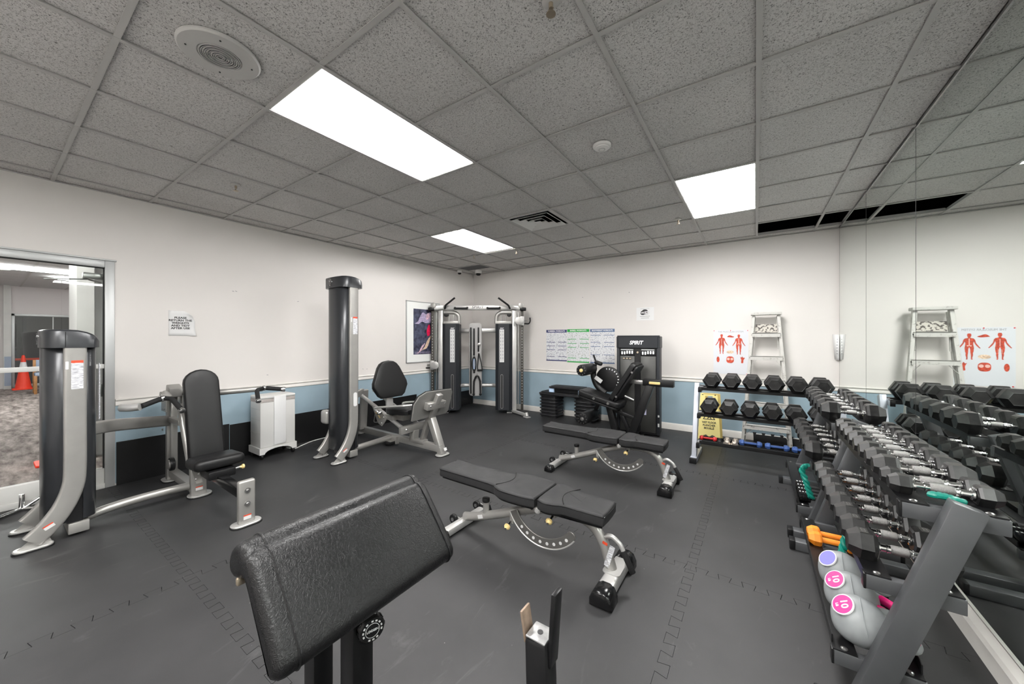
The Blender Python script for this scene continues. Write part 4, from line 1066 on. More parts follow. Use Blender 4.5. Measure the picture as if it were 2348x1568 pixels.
# ---------------------------------------------------------------- cable crossover in the corner
FT = T(-4.353, 5.266, 0) @ RZ(.5955)
t = thing('cable_crossover_machine', 'silver dual cable crossover station with two dark weight towers standing across the corner', 'exercise machine', mat4=FT)
for s in (-1, 1):
    x = s*.495
    sp = [(x-.155, .20), (x-.155, -.06), (x-.10, -.115), (x+.10, -.115), (x+.155, -.06), (x+.155, .20)]
    B().prism(sp, 1.61, T(0, 0, .07), b=.004).obj('tower_shroud', 'shroud_matte', t, smooth=30)
    B().span((x-.14, -.09, 1.68), (x+.14, .18, 1.73), b=.004).obj('tower_top_plate', 'silver', t)
    px = x-s*.035
    B().span((px-.043, -.1175, .965), (px+.043, -.1155, 1.575)).obj('exercise_placard', 'label_white', t, smooth=0)
    for k in range(9): B().span((px-.040, -.1185, 1.005+k*.062), (px+.040, -.1175, 1.008+k*.062)).obj('placard_rule', 'ink_grey', t, smooth=0)
    for k in range(9):
        for q in (-.02, .02): B().prism(rrect(.018, .036, .006), .0006, frame((px+q, -.1178, 1.04+k*.062), (1, 0, 0), (0, 0, 1))).obj('placard_figure', 'ink_grey', t, smooth=0)
    txt('SPIRIT', .026, 'white_ink', t, frame((px, -.1175, 1.595), (1, 0, 0), (0, 0, 1)), shear=.2, bold=.0006)
    B().prism(rrect(.050, .64, .024, 6), .003, frame((px, -.115, .42), (1, 0, 0), (0, 0, 1))).obj('slot_rim', 'steel', t)
    B().prism(rrect(.036, .62, .017, 6), .0034, frame((px, -.115, .42), (1, 0, 0), (0, 0, 1)) @ T(0, 0, .0002)).obj('slot', 'ink', t)
    B().bar((s*.695, 0, .04), (s*.695, 0, 1.94), .085, .10, up=(0, 1, 0), b=.012).obj('column', 'silver_light', t)
    B().bar((s*.838, -.06, .06), (s*.838, -.06, 1.93), .05, .05, up=(0, 1, 0), b=.004).obj('guide_rail', 'perf_steel', t)
    for k in range(32): B().cyl((s*.838, -.0855, .20+k*.052), (s*.838, -.0865, .20+k*.052), .0075, 8).obj('rail_hole', 'label_white', t)
    B().span((min(s*.76, s*.775), -.04, .08), (max(s*.76, s*.775), -.01, 1.9)).obj('cable_run', 'steel', t)
    B().tube(fillet([(s*.64, .0, 1.90), (s*.43, .0, 1.90), (s*.355, .0, 1.84), (s*.352, .0, 1.69)], .12, 8), .038, 14).obj('tower_arch', 'silver', t)
    for q in (-.05, .03): B().cyl((x+q, .02, 1.70), (x+q, .02, 1.90), .008, 8).obj('guide_rod', 'chrome', t)
    B().cyl((x+s*.10, -.02, 1.86), (x+s*.10, .03, 1.86), .045, 20, b=.004).obj('pulley', 'black_plastic', t)
    B().bar((s*.66, -.02, .045), (s*.90, -.38, .040), .055, .05, b=.01).obj('front_foot', 'silver_light', t)
    B().prism(rrect(.13, .10, .02), .012, T(s*.915, -.40, .001) @ RZ(-s*.98), b=.003).obj('foot_plate', 'silver_light', t)
    B().bar((s*.915, -.40, .012), (s*.90, -.37, .08), .05, .06, b=.01).obj('foot_cap', 'silver_light', t)
    B().span((s*.60-.05, -.02, .002), (s*.60+.05, .3, .012)).obj('rear_foot', 'silver_light', t)
    B().bar((s*.64, -.05, 1.995), (s*.83, -.10, 1.97), .06, .08, b=.012).obj('beam_end', 'silver_light', t)
    B().cyl((s*.815, -.14, 2.02), (s*.815, -.06, 2.02), .050, 20, b=.006).obj('top_pulley_cover', 'silver', t)
    B().cyl((s*.80, -.10, 1.955), (s*.91, -.12, 1.95), .032, 16, b=.006).obj('beam_end_cap', 'black_plastic', t)
    B().tube(fillet([(s*.61, -.06, 1.97), (s*.585, -.14, 2.02), (s*.40, -.22, 2.15)], .05), .017, 12).obj('pull_up_grip', 'foam_grip', t)
    B().tube(fillet([(s*.19, -.05, 1.985), (s*.19, -.13, 1.965), (s*.42, -.13, 1.965), (s*.42, -.05, 1.985)], .03), .018, 12).obj('neutral_grip', 'foam_grip', t)
    # sliding pulley carriage
    z = .91 if s < 0 else 1.735
    c = B().span((min(s*.80, s*.876), -.12, z-.085), (max(s*.80, s*.876), -.03, z+.085), b=.006).obj('pulley_carriage', 'silver_light', t)
    B().cyl((s*.775, -.155, z), (s*.775, -.12, z), .072, 28, b=.004).obj('pulley_cover', 'silver_light', c)
    B().tube(fillet([(s*.88, -.08, z-.05), (s*.97, -.09, z-.055), (s*.99, -.10, z-.0), (s*.985, -.10, z+.06)], .04), .013, 10).obj('carriage_handle', 'foam_grip', c)
    B().cyl((s*.88, -.09, z+.005), (s*.935, -.09, z+.005), .010, 10).obj('pull_pin', 'steel', c)
    B().tube([(s*.70, -.15, z-.02), (s*.69, -.16, z-.06), (s*.70, -.16, z-.10)], .010, 8).obj('snap_hook', 'steel', c)
B().span((-.80, -.05, 1.945), (.80, .05, 2.03), b=.012).obj('top_beam', 'silver_light', t)
txt('SPIRIT', .066, 'ink', t, frame((0, -.0515, 1.992), (1, 0, 0), (0, 0, 1)), shear=.25, sx=1.25, bold=.001)
B().span((-.42, .20, 1.515), (.42, .25, 1.60), b=.006).obj('upper_cross_beam', 'steel', t)
B().tube(fillet([(-.40, .10, .49), (-.30, .24, .49), (.30, .24, .49), (.40, .10, .49)], .1), .036, 12).obj('lower_cross_beam', 'silver_light', t)
B().prism(rrect(.245, 1.42, .06, 6), .03, frame((-.06, .20, 1.0), (1, 0, 0), (0, 0, 1)), b=.006).obj('accessory_board', 'board_grey', t)
bb = BoltSet()
for x, z in ((-.145, 1.62), (-.085, 1.63), (.0, 1.63), (-.145, .36)): bb.cyl((x, .20-.055, z), (x, .17, z), .008, 8)
bb.obj('board_peg', 'steel', t)
def hung(name, label, cat, parts):
    o = thing(name, label, cat, mat4=FT)
    for nm, bld, mt in parts: bld.obj(nm, mt, o)
hung('cable_strap', 'long black strap hanging at the left edge of the accessory board', 'strap', [('webbing', B().span((-.160, .13, .34), (-.130, .148, 1.62), b=.006), 'black_rubber'), ('end_ring', B().ring(.012, .02, .008, 16, frame((-.145, .146, .325), (1, 0, 0), (0, 0, 1))), 'steel')])
hung('cable_bar_attachment', 'short black bar hanging second from the left on the accessory board', 'attachment', [('bar', B().cyl((-.085, .145, 1.08), (-.085, .145, 1.60), .016, 12, b=.003), 'black_plastic'), ('bar_end', B().ball((-.085, .145, 1.065), .015, 10), 'steel')])
hung('ankle_strap', 'black strap with a metal buckle hanging at the upper right of the accessory board', 'strap', [('webbing', B().span((-.015, .14, 1.15), (.015, .150, 1.62), b=.004), 'black_rubber'), ('buckle', B().span((-.012, .125, 1.27), (.040, .140, 1.32), b=.003), 'steel')])
hung('stirrup_handle', 'triangular black stirrup handle hanging low on the accessory board', 'handle', [('strap', B().tube(fillet([(.005, .14, 1.12), (-.018, .14, .86), (-.012, .13, .80), (.075, .13, .80), (.062, .13, .90), (.010, .14, 1.12)], .03), .010, 8), 'black_rubber'), ('grip', B().cyl((-.022, .13, .795), (.084, .13, .795), .018, 12, b=.003), 'foam_grip')])
hung('loop_handle', 'pair of looped black handles with blue lining hanging at mid accessory board', 'handle', [('loop', B().tube([(-.082+.030*math.cos(a), .135, .915+.13*math.sin(a)) for a in [2*PI*k/18 for k in range(18)]], .014, 8, closed=True), 'black_rubber'), ('lining', B().tube([(-.080+.016*math.cos(a), .128, .915+.10*math.sin(a)) for a in [2*PI*k/18 for k in range(18)]], .006, 6, closed=True), 'light_blue'), ('tail', B().span((-.100, .137, .735), (-.064, .152, .80), b=.008), 'black_rubber')])
hung('triceps_rope', 'black triceps rope doubled over a peg at the bottom of the accessory board', 'rope', [('rope', B().tube(fillet([(-.09, .135, .34), (-.085, .135, .58), (-.045, .13, .68), (.0, .13, .68), (.035, .135, .58), (.04, .135, .34)], .05), .017, 10), 'black_rubber'), ('rope_end', B().ball((-.09, .135, .33), .026, 10), 'black_plastic'), ('rope_end', B().ball((.04, .135, .33), .026, 10), 'black_plastic'), ('clip', B().cyl((-.022, .13, .66), (-.022, .13, .73), .012, 10), 'steel')])

# ---------------------------------------------------------------- leg extension / curl with black tower
t = thing('leg_extension_machine', 'black leg extension machine with a reclined seat and a tower marked SPIRIT', 'exercise machine', (-1.5, 5.2, 0), world=True)
TW = T(-1.43, 5.40, 0) @ RZ(.10)
def TB(): return B(TW)
TB().span((.255, -.02, .02), (.30, .26, 1.42), b=.012).obj('tower_side', 'shroud_matte', t)
TB().span((-.30, -.02, .02), (-.255, .26, 1.42), b=.012).obj('tower_side', 'shroud_matte', t)
TB().span((-.26, .0, .02), (.26, .25, 1.40)).obj('tower_body', 'shroud_dark', t)
for x0, x1 in ((-.250, -.042), (.042, .250)):
    TB().span((x0, -.012, .05), (x1, .004, 1.15), b=.004).obj('front_panel', 'panel_grey', t)
    TB().span((x0, -.014, 1.15), (x1, .004, 1.26), b=.003).obj('instruction_placard', 'shroud_dark', t)
    for k in range(5):
        TB().prism(rrect(.022, .045, .006), .0008, frame((x0+.03+k*.036, -.0145, 1.195+(.01 if k > 1 else 0)), (1, 0, 0), (0, 0, 1))).obj('placard_figure', 'white_ink', t, smooth=0)
    TB().span((x0+.01, -.0150, 1.240), (x1-.02, -.0143, 1.248)).obj('placard_title', 'white_ink', t, smooth=0)
TB().span((-.042, .004, .05), (.042, .03, 1.26)).obj('weight_slot', 'panel_grey', t)
for k in range(15): TB().cyl((.014, .002, .30+k*.030), (.014, .005, .30+k*.030), .006, 8).obj('pin_hole', 'label_white', t)
TB().prism([(-.305, -.005), (-.27, -.035), (.27, -.035), (.305, -.005), (.305, .265), (-.305, .265)], .175, T(0, 0, 1.265), b=.008).obj('tower_cap', 'shroud_matte', t, smooth=30)
TB().prism([(-.30, .02), (.30, .02), (.25, .25), (-.25, .25)], .012, T(0, 0, 1.440), b=.003).obj('tower_lid', 'shroud_matte', t)
txt('SPIRIT', .075, 'white_ink', t, TW @ frame((-.02, -.036, 1.345), (1, 0, 0), (0, 0, 1)), shear=.25, sx=.92, bold=.0025)
TB().prism(rrect(.13, .035, .012), .002, frame((-.15, -.013, 1.115), (1, 0, 0), (0, 0, 1))).obj('counter_plate', 'ink', t)
for k in (-.045, 0, .045): TB().prism(rrect(.03, .016, .005), .001, frame((-.15+k, -.0155, 1.115), (1, 0, 0), (0, 0, 1))).obj('counter_digit', 'brass', t)
TB().cyl((.0, -.02, 1.205), (.0, .004, 1.205), .014, 12).obj('cable_bolt', 'brass', t)
for z, w in ((.30, .02), (.17, .03)): TB().prism(rrect(.022, w*1.6, .003), .001, frame((.287, -.0205, z), (1, 0, 0), (0, 0, 1))).obj('small_label', 'label_white', t, smooth=0)
TB().span((.07, -.0135, .30), (.12, -.0125, .42)).obj('warning_label', 'label_lilac', t, smooth=0)
Ys = 5.02
# seat and back
msx = frame((-1.83, Ys, .555), (.97, 0, -.24), (0, 1, 0))
B().pad(rrect(.62, .40, .06, 5), .075, .025, msx @ T(0, 0, -.03)).obj('seat_pad', 'vinyl', t, smooth=60)
B().pad(rrect(.60, .38, .06, 5), .03, .01, msx @ T(0, 0, -.065)).obj('seat_pan', 'black_plastic', t)
for q in (-.05, .16): B().cyl(msx @ V((q, -.202, .0)), msx @ V((q, -.212, .0)), .018, 12).obj('seat_bolt', 'steel', t)
mbx = frame((-1.475, Ys, .80), (.53, 0, .85), (0, 1, 0))
B().pad(rrect(.62, .38, .05, 5), .07, .022, mbx @ T(0, 0, -.01)).obj('back_pad', 'vinyl', t, smooth=60)
B().pad(rrect(.60, .36, .05, 5), .03, .01, mbx @ T(0, 0, -.042)).obj('back_pan', 'black_plastic', t)
for q in (-.20, .20): B().cyl(mbx @ V((q, -.19, -.02)), mbx @ V((q, -.204, -.02)), .014, 12).obj('back_bolt', 'steel', t)
B().bar((-1.44, Ys, .82), (-1.20, Ys, .815), .06, .055, b=.005).obj('adjust_tube', 'steel', t)
B().span((-1.255, Ys-.05, .775), (-.87, Ys+.05, .865), b=.008).obj('adjust_housing', 'black_paint', t)
B().box((-1.10, Ys-.055, .82), (.14, .02, .035), None, .008).obj('adjust_lever', 'yellow_knob', t)
B().bar((-1.62, Ys, .05), (-1.73, Ys, .50), .10, .09, up=(1, 0, 0), b=.008).obj('seat_post', 'black_paint', t)
B().bar((-1.43, Ys, .03), (-1.16, Ys, .79), .10, .10, up=(1, 0, 0), b=.008).obj('rear_post', 'black_paint', t)
B().bar((-1.66, Ys, .40), (-1.30, Ys, .30), .07, .05, b=.006).obj('seat_brace', 'black_paint', t)
B().bar((-1.58, Ys, .42), (-1.42, Ys, .08), .06, .05, up=(1, 0, 0), b=.006).obj('diagonal_brace', 'black_paint', t)
B().span((-1.75, Ys-.05, .0), (-1.05, Ys+.05, .06), b=.008).span((-1.47, Ys+.05, .0), (-1.39, 5.40, .05), b=.006).obj('base_beam', 'black_paint', t)
# cam disc, lever and rollers
B().cyl((-1.82, 5.24, .80), (-1.82, 5.275, .80), .19, 40, b=.008).obj('cam_disc', 'black_paint', t)
for k in range(9):
    a = R(-30+k*16); B().box((-1.82+.155*math.cos(a), 5.2385, .80+.155*math.sin(a)), (.02, .001, .012), (0, -a, 0)).obj('range_mark', 'white_ink', t)
B().tube(spline([(-2.02, 5.19, 1.02), (-2.03, 5.19, .86), (-1.97, 5.19, .70), (-1.84, 5.19, .60)], 5), .045, 12).obj('leg_lever', 'black_paint', t)
B().box((-1.93, 5.135, .80), (.12, .004, .06), (0, .6, 0)).obj('lever_placard', 'label_white', t)
B().cyl((-1.62, 5.2, .60), (-1.45, 5.25, .52), .022, 12).obj('link_rod', 'steel', t)
for x, z, L, mt, nm in ((-2.045, .955, .40, 'yellow_knob', 'upper'), (-2.03, .27, .42, 'steel', 'lower')):
    r = B().cyl((x, 4.78, z), (x, 4.78+L, z), .082, 28, b=.012).obj('roller_pad', 'vinyl', t)
    B().cyl((x, 4.768, z), (x, 4.782, z), .075, 24, b=.004).obj('roller_flange', 'black_plastic', r)
    B().cyl((x, 4.757, z), (x, 4.77, z), .026, 18, b=.003).obj('roller_cap', mt, r)
    for k in range(10):
        a = 2*PI*k/10; B().box((x+.062*math.cos(a), 4.7675, z+.062*math.sin(a)), (.014, .004, .007), (0, -a, 0)).obj('flange_notch', 'steel', r)
B().bar((-2.03, 5.20, .27), (-1.86, 5.20, .60), .04, .05, up=(1, 0, 0)).obj('lower_roller_arm', 'black_paint', t)
B().tube([(-1.98, 5.19, 1.03), (-2.02, 5.17, 1.16)], .014, 10).obj('lever_grip', 'foam_grip', t)
B().box((-1.95, 5.19, 1.04), (.12, .07, .06), (0, .3, 0), .02).obj('grip_housing', 'black_plastic', t)

# ---------------------------------------------------------------- adjustable benches
def bench(label, x0, y0, k=1.0):
    "bench along x; x0,y0 = middle of the front foot"
    t = thing('adjustable_bench', label, 'weight bench', (x0, y0, 0), 0, 'adjustable benches')
    # back and seat pads, face up
    bp = [(-.86, -.105), (-.40, -.115), (-.33, -.14), (-.26, -.165), (-.12, -.165), (-.03, -.15), (-.02, -.12), (-.02, .12), (-.03, .15), (-.12, .165), (-.26, .165), (-.33, .14), (-.40, .115), (-.86, .105), (-.885, .08), (-.885, -.08)]
    bp = [(p.x, p.y) for p in spline([(a, b, 0) for a, b in bp]+[(bp[0][0], bp[0][1], 0)], 3)][:-1]
    ZP = .372
    o = B().pad(bp, .065, .016, T(-.43, 0, ZP), crown=.004).obj('back_pad', 'bench_vinyl', t, smooth=60)
    B().prism(inset(bp, .02), .02, T(-.43, 0, ZP-.016)).obj('pad_board', 'black_plastic', o)
    B().tube([(-.43+x, y, ZP+.052) for x, y in inset(bp, -.0005)], .0022, 6, closed=True).obj('piping', 'black_gloss', o)
    ys = [-.11+.22*i/8 for i in range(9)]
    B().tube([(-.43-.33+.05*math.cos(y/.11*PI/2), y*1.12, ZP+.0680) for y in ys], .0030, 6).obj('seam', 'black_gloss', o)
    sp = [(.0, -.145), (.05, -.155), (.11, -.14), (.17, -.118), (.37, -.112), (.40, -.085), (.40, .085), (.37, .112), (.17, .118), (.11, .14), (.05, .155), (.0, .145), (-.015, .11), (-.015, -.11)]
    sp = [(p.x, p.y) for p in spline([(a, b, 0) for a, b in sp]+[(sp[0][0], sp[0][1], 0)], 3)][:-1]
    ms = T(-.425, 0, ZP-.004) @ RY(R(1.0))
    o = B().pad(sp, .068, .018, ms, crown=.005).obj('seat_pad', 'bench_vinyl', t, smooth=60)
    B().prism(inset(sp, .02), .02, ms @ T(0, 0, -.016)).obj('pad_board', 'black_plastic', o)
    B().tube([ms @ V((x, y, .054)) for x, y in inset(sp, -.0005)], .0022, 6, closed=True).obj('piping', 'black_gloss', o)
    B().tube([ms @ V((.16-.05*math.cos(y/.11*PI/2), y*1.12, .0718)) for y in ys], .0030, 6).obj('seam', 'black_gloss', o)
    B().cyl((-.437, -.14, .355), (-.437, .14, .355), .012, 12).obj('hinge_pin', 'silver_light', t)
    for s in (-1, 1): B().cyl((-.437, s*.10, .355), (-.437, s*.135, .355), .020, 14, b=.003).obj('hinge_boss', 'silver_light', t)
    # main spine: rear low, rises to the hinge, then curves down to the front foot
    B().tube(spline([(-1.14, 0, .075), (-1.02, 0, .105), (-.82, 0, .178), (-.55, 0, .285), (-.40, 0, .325)], 6), .030, 14).obj('spine_tube', 'silver', t)
    B().tube(spline([(-.44, 0, .325), (-.32, 0, .332), (-.20, 0, .325), (-.115, 0, .285), (-.065, 0, .215), (-.03, 0, .12), (-.01, 0, .055)], 6), .031, 14).obj('front_leg', 'silver', t)
    B().bar((-.76, 0, .345), (-.45, 0, .345), .05, .03, b=.004).obj('pad_bracket', 'silver', t)
    B().bar((-.42, 0, .345), (-.12, 0, .343), .05, .03, b=.004).obj('pad_bracket', 'silver', t)
    for s in (-1, 1):
        # front foot and rear foot rubber caps
        B().prism([(-.062, 0), (.062, 0), (.062, .035), (.045, .072), (.02, .085), (-.02, .085), (-.045, .072), (-.062, .035)], .115, frame((0, s*.125 if s > 0 else -.24, .001), (1, 0, 0), (0, 0, 1)) @ RX(0) if False else Matrix(((1, 0, 0, 0), (0, 0, 1, s*.125 if s > 0 else -.24), (0, 1, 0, .001), (0, 0, 0, 1))), b=.01).obj('foot_cap', 'black_gloss', t, smooth=50)
        B().prism([(-.045, 0), (.045, 0), (.045, .025), (.03, .058), (-.03, .058), (-.045, .025)], .085, Matrix(((1, 0, 0, -1.145), (0, 0, 1, s*.20 if s > 0 else -.285), (0, 1, 0, .001), (0, 0, 0, 1))), b=.008).obj('foot_cap', 'black_gloss', t, smooth=50)
    B().bar((0, -.15, .047), (0, .15, .047), .085, .07, b=.016, seg=3).obj('front_foot', 'silver_light', t)
    B().prism(rrect(.10, .12, .02), .006, T(-.005, 0, .081)).obj('leg_flange', 'silver_light', t)
    B().bar((-1.145, -.21, .035), (-1.145, .21, .035), .065, .05, b=.012).obj('rear_foot', 'silver_light', t)
    for y in (-.05, .22):
        w = B().cyl((-1.21, y-.014, .055), (-1.21, y+.014, .055), .034, 20, b=.006).obj('transport_wheel', 'black_plastic', t)
        B().cyl((-1.21, y-.018, .055), (-1.21, y+.018, .055), .014, 12).obj('wheel_hub', 'chrome', w)
        B().bar((-1.21, y+.022, .055), (-1.145, y+.022, .045), .006, .03).obj('wheel_bracket', 'silver_light', t)
    B().cyl((-.94, .0, .135), (-.94, .0, .235), .022, 16).obj('pad_stop', 'silver', t)
    B().cyl((-.94, .0, .232), (-.94, .0, .262), .028, 16, b=.006).obj('stop_cap', 'black_plastic', t)
    # crescent with adjustment holes
    cr = []
    cx, cz, ro, ri = -.445, .365, .275, .215
    a0, a1 = R(205), R(322)
    n = 20
    outer = [(cx+ro*math.cos(a0+(a1-a0)*i/n), cz+ro*math.sin(a0+(a1-a0)*i/n)) for i in range(n+1)]
    e = ((ro+ri)/2); ec = (cx+e*math.cos(a1), cz+e*math.sin(a1)); er = (ro-ri)/2
    endc = [(ec[0]+er*math.cos(a1+PI*i/6), ec[1]+er*math.sin(a1+PI*i/6)) for i in range(1, 6)]
    inner = [(cx+ri*math.cos(a1-(a1-a0)*i/n), cz+ri*math.sin(a1-(a1-a0)*i/n)) for i in range(n+1)]
    pl = outer+endc+inner
    mc = Matrix(((1, 0, 0, 0), (0, 0, 1, -.052), (0, 1, 0, 0), (0, 0, 0, 1)))
    o = B().prism(pl, .012, mc, b=.002).obj('adjustment_crescent', 'gunmetal', t)
    B().tube([(x, -.052, z) for x, z in outer], .005, 6).obj('crescent_rim', 'silver_light', o)
    for i in range(8):
        a = a0+(a1-a0)*(.22+.10*i); B().cyl((cx+e*math.cos(a), -.0535, cz+e*math.sin(a)), (cx+e*math.cos(a), -.0395, cz+e*math.sin(a)), .010, 12).obj('adjustment_hole', 'label_white', o)
    for x, z in ((-.70, .16), (-.385, .285)):
        p = B().cyl((x+.01, -.035, z+.02), (x, -.10, z-.012), .010, 10).obj('pull_pin', 'chrome', t)
        B().lathe([(.010, 0), (.013, .010), (.021, .016), (.021, .028), (.014, .033), (0, .033)], 16, frame((x, -.098, z-.011), (1, 0, 0), (0, .35, -1)) ).obj('pull_knob', 'yellow_knob', p)
        B().box((x+.012, -.03, z+.035), (.03, .03, .06), None, .004).obj('pin_bracket', 'silver', t)
    B().tube(fillet([(-.075, 0, .245), (-.02, 0, .275), (.035, 0, .235), (.07, 0, .165)], .05), .013, 12).obj('lift_handle', 'silver_light', t)
    B().cyl((.048, 0, .205), (.105, 0, .098), .017, 14, b=.003).obj('handle_grip', 'foam_grip', t)
    ml = frame((-.012, -.010, .15), (0, 1, 0), (-.33, 0, 1))
    B().prism(rrect(.030, .13, .003), .001, frame((-.020, -.0295, .165), (.3, 0, 1), (-1, 0, 0)) @ RZ(PI/2) ).obj('warning_label', 'print_text', t, smooth=0)
    B().prism(rrect(.030, .016, .003), .0015, frame((-.046, -.0302, .232), (.3, 0, 1), (-1, 0, 0)) @ RZ(PI/2)).obj('label_header', 'label_red', t, smooth=0)
    B().box((-.97, -.0305, .128), (.045, .002, .026), (0, -.35, 0)).obj('small_label', 'label_white', t)
    return t
bench('padded adjustable bench lying flat, the nearer of the two benches', -.672, 2.045)
bench('padded adjustable bench lying flat, the farther of the two, in front of the black tower', -.672, 3.635)

# ---------------------------------------------------------------- preacher curl bench in the foreground
t = thing('preacher_curl_bench', 'black preacher curl bench with a sloping padded arm rest in the foreground', 'weight bench', (-.9, .615, 0), world=True)
# side profile of the arm pad (local x = across the slope downwards, y = normal), extruded along Y
ya, yb2 = .348, .902
# profile in (X,Z): ridge at top (-1.0,.905), lower lip (-.825,.685)
def pz(u, n):      # u along the slope from the ridge, n outward
    d = V((.175, 0, -.225)).normalized(); nn = V((.225, 0, .175)).normalized()
    q = V((-1.008, 0, .897)) + d*u + nn*n
    return (q.x, q.z)
prof = [pz(.0, .0), pz(.012, .012), pz(.04, .018), pz(.15, .020), pz(.235, .018), pz(.262, .010), pz(.274, -.010), pz(.270, -.032), pz(.255, -.042), pz(.15, -.044), pz(.05, -.044), pz(.040, -.07), pz(.025, -.105), pz(.000, -.118), pz(-.030, -.105), pz(-.045, -.070), pz(-.042, -.030), pz(-.025, -.006)]
prof = [(p.x, p.z) for p in spline([(x, 0, z) for x, z in prof]+[(prof[0][0], 0, prof[0][1])], 3)][:-1]
mp = Matrix(((1, 0, 0, 0), (0, 0, 1, ya), (0, 1, 0, 0), (0, 0, 0, 1)))
n = len(prof); vs = []; rings = [(ya, .020), (ya+.004, .010), (ya+.012, .003), (ya+.024, 0), (yb2-.024, 0), (yb2-.012, .003), (yb2-.004, .010), (yb2, .020)]
for y, ins in rings:
    for x, z in inset(prof, ins): vs.append((x, y, z))
m_ = len(rings)
fs = [(i*n+k, i*n+(k+1) % n, (i+1)*n+(k+1) % n, (i+1)*n+k) for i in range(m_-1) for k in range(n)] + [tuple(range(n-1, -1, -1)), tuple(range((m_-1)*n, m_*n))]
pad = B().raw(vs, fs).obj('arm_pad', 'leatherette', t, smooth=70)
for y in (ya+.050, yb2-.030):
    B().tube([(x, y, z) for x, z in inset(prof, -.0012)], .0026, 6, closed=True).obj('stitched_seam', 'leatherette', pad)
B().box((-1.055, ya+.012, .815), (.012, .02, .02), None, .004).obj('pad_staple', 'brass', pad)
for x, y, w in ((-.960, .612, .066), (-1.10, .575, .060)):
    B().bar((x, y, .03), (x, y, .79), w, w, up=(1, 0, 0), b=.006).obj('pad_post', 'black_paint', t)
B().bar((-.945, .46, .735), (-.945, .80, .735), .05, .05, b=.006).obj('pad_bracket', 'black_paint', t)
KM = frame((-.927, .628, .592), (.30, .95, 0), (0, 0, 1))
kn = B().lathe([(.020, 0), (.034, .004), (.036, .012), (.036, .030), (.032, .036), (.0, .036)], 28, KM).obj('clamp_knob', 'black_plastic', t)
km = KM @ T(0, 0, .0365)
B().ring(.0185, .0198, .0006, 28, km).obj('knob_ring', 'white_ink', kn)
txt('LOOSEN', .0085, 'white_ink', kn, km @ T(0, 0, .0005), bold=.0002)
for a in range(14):
    if a in (5, 9): continue
    B(km @ RZ(R(90-a*25)) @ T(.0255, 0, .0003)).box((0, 0, 0), (.0045, .006, .0005)).obj('knob_letter', 'white_ink', kn)
for a in range(10): B(KM @ RZ(2*PI*a/10) @ T(.0362, 0, .021)).box((0, 0, 0), (.003, .010, .016), None, .001).obj('knob_rib', 'black_gloss', kn)
B().span((-1.12, .45, .0), (-.40, .52, .06), b=.006).obj('base_beam', 'black_paint', t)
B().span((-1.12, .72, .0), (-.40, .79, .06), b=.006).obj('base_beam', 'black_paint', t)
B().span((-1.0, .38, .02), (-.93, .86, .08), b=.006).obj('base_beam', 'black_paint', t)
# bar rests: cradles open upwards for a bar lying parallel to the pad
for yh in (.862, .375):
    xh = -.490
    p = B().bar((xh+.035, yh-.03, .02), (xh, yh, .60), .066, .066, up=(1, 0, 0), b=.010).obj('rest_post', 'black_paint', t)
    B().span((xh-.030, yh-.030, .600), (xh+.030, yh+.030, .606), b=.003).obj('rest_plate', 'pewter_plate', p)
    B().bar((xh+.037, yh, .54), (xh+.048, yh+.006, .735), .044, .014, up=(1, 0, 0), b=.004).obj('rest_prong', 'black_paint', p)
    B().bar((xh-.036, yh, .575), (xh-.050, yh, .655), .044, .008, up=(1, 0, 0), b=.003).obj('rest_lip', 'worn_plate', p)
    B().cyl((xh, yh, .606), (xh, yh, .6075), .008, 14).obj('rest_bolt', 'ink', p)
B().span((-.50, .33, .0), (-.41, .87, .055), b=.006).obj('base_foot', 'black_paint', t)

# ---------------------------------------------------------------- air purifier and its cord
t = thing('air_purifier', 'tall white air purifier on casters by the blue wall', 'air purifier', (-4.86, 1.99, 0), world=True)
xb, xf_, y0, y1 = -5.01, -4.735, 1.805, 2.185
B().span((xb, y0, .135), (xf_, y1, .66), b=.008).obj('body', 'appliance_white', t)
B().span((xb, y0, .66), (xf_, y1, .70), b=.004).obj('vent_band', 'appliance_grey', t)
for k in range(26):
    y = y0+.012+k*.0142
    if 1.945 < y < 2.065: continue
    B().span((xf_-.001, y, .665), (xf_+.0015, y+.007, .697)).obj('vent_slat', 'vent_slat', t)
for k in range(14): B().span((xb+.02+k*.0185, y0-.0015, .665), (xb+.03+k*.0185, y0+.001, .697)).obj('vent_slat', 'vent_slat', t)
B().span((xb, y0-.004, .70), (xf_+.004, y1+.004, .735), b=.014, seg=3).obj('top_cover', 'appliance_white', t)
B().span((xf_-.002, 1.945, .15), (xf_+.016, 2.075, .725), b=.006).obj('front_panel', 'appliance_front', t)
for z in (.30, .46, .58): B().span((xb-.0, y0-.0012, z), (xf_, y0+.001, z+.003)).obj('panel_seam', 'appliance_grey', t)
arc = [(y0-.012, .06), (y0-.012, .135), (y1+.012, .135), (y1+.012, .06), (y1-.03, .06)] + [(1.995+.15*math.cos(PI*i/10), .06+.055*math.sin(PI*i/10)) for i in range(11)] + [(y0+.03, .06)]
B().prism([(y, z) for y, z in arc], (xf_-xb)+.03, frame((xb-.015, 0, 0), (0, 1, 0), (0, 0, 1))).obj('base_skirt', 'appliance_white', t)
for x in (xb+.02, xf_-.02):
    for y in (y0+.02, y1-.02):
        B().cyl((x, y-.014, .034), (x, y+.014, .034), .0335, 18, b=.008).obj('caster', 'black_plastic', t)
cord = top('power_cord', B().tube(spline([(-4.90, 2.16, .03), (-4.86, 2.24, .008), (-4.93, 2.36, .007), (-5.02, 2.55, .007), (-5.05, 2.78, .009), (-5.05, 2.95, .06)], 8), .0055, 8), 'cable', 'white power cord trailing along the wall from the air purifier', 'cord')

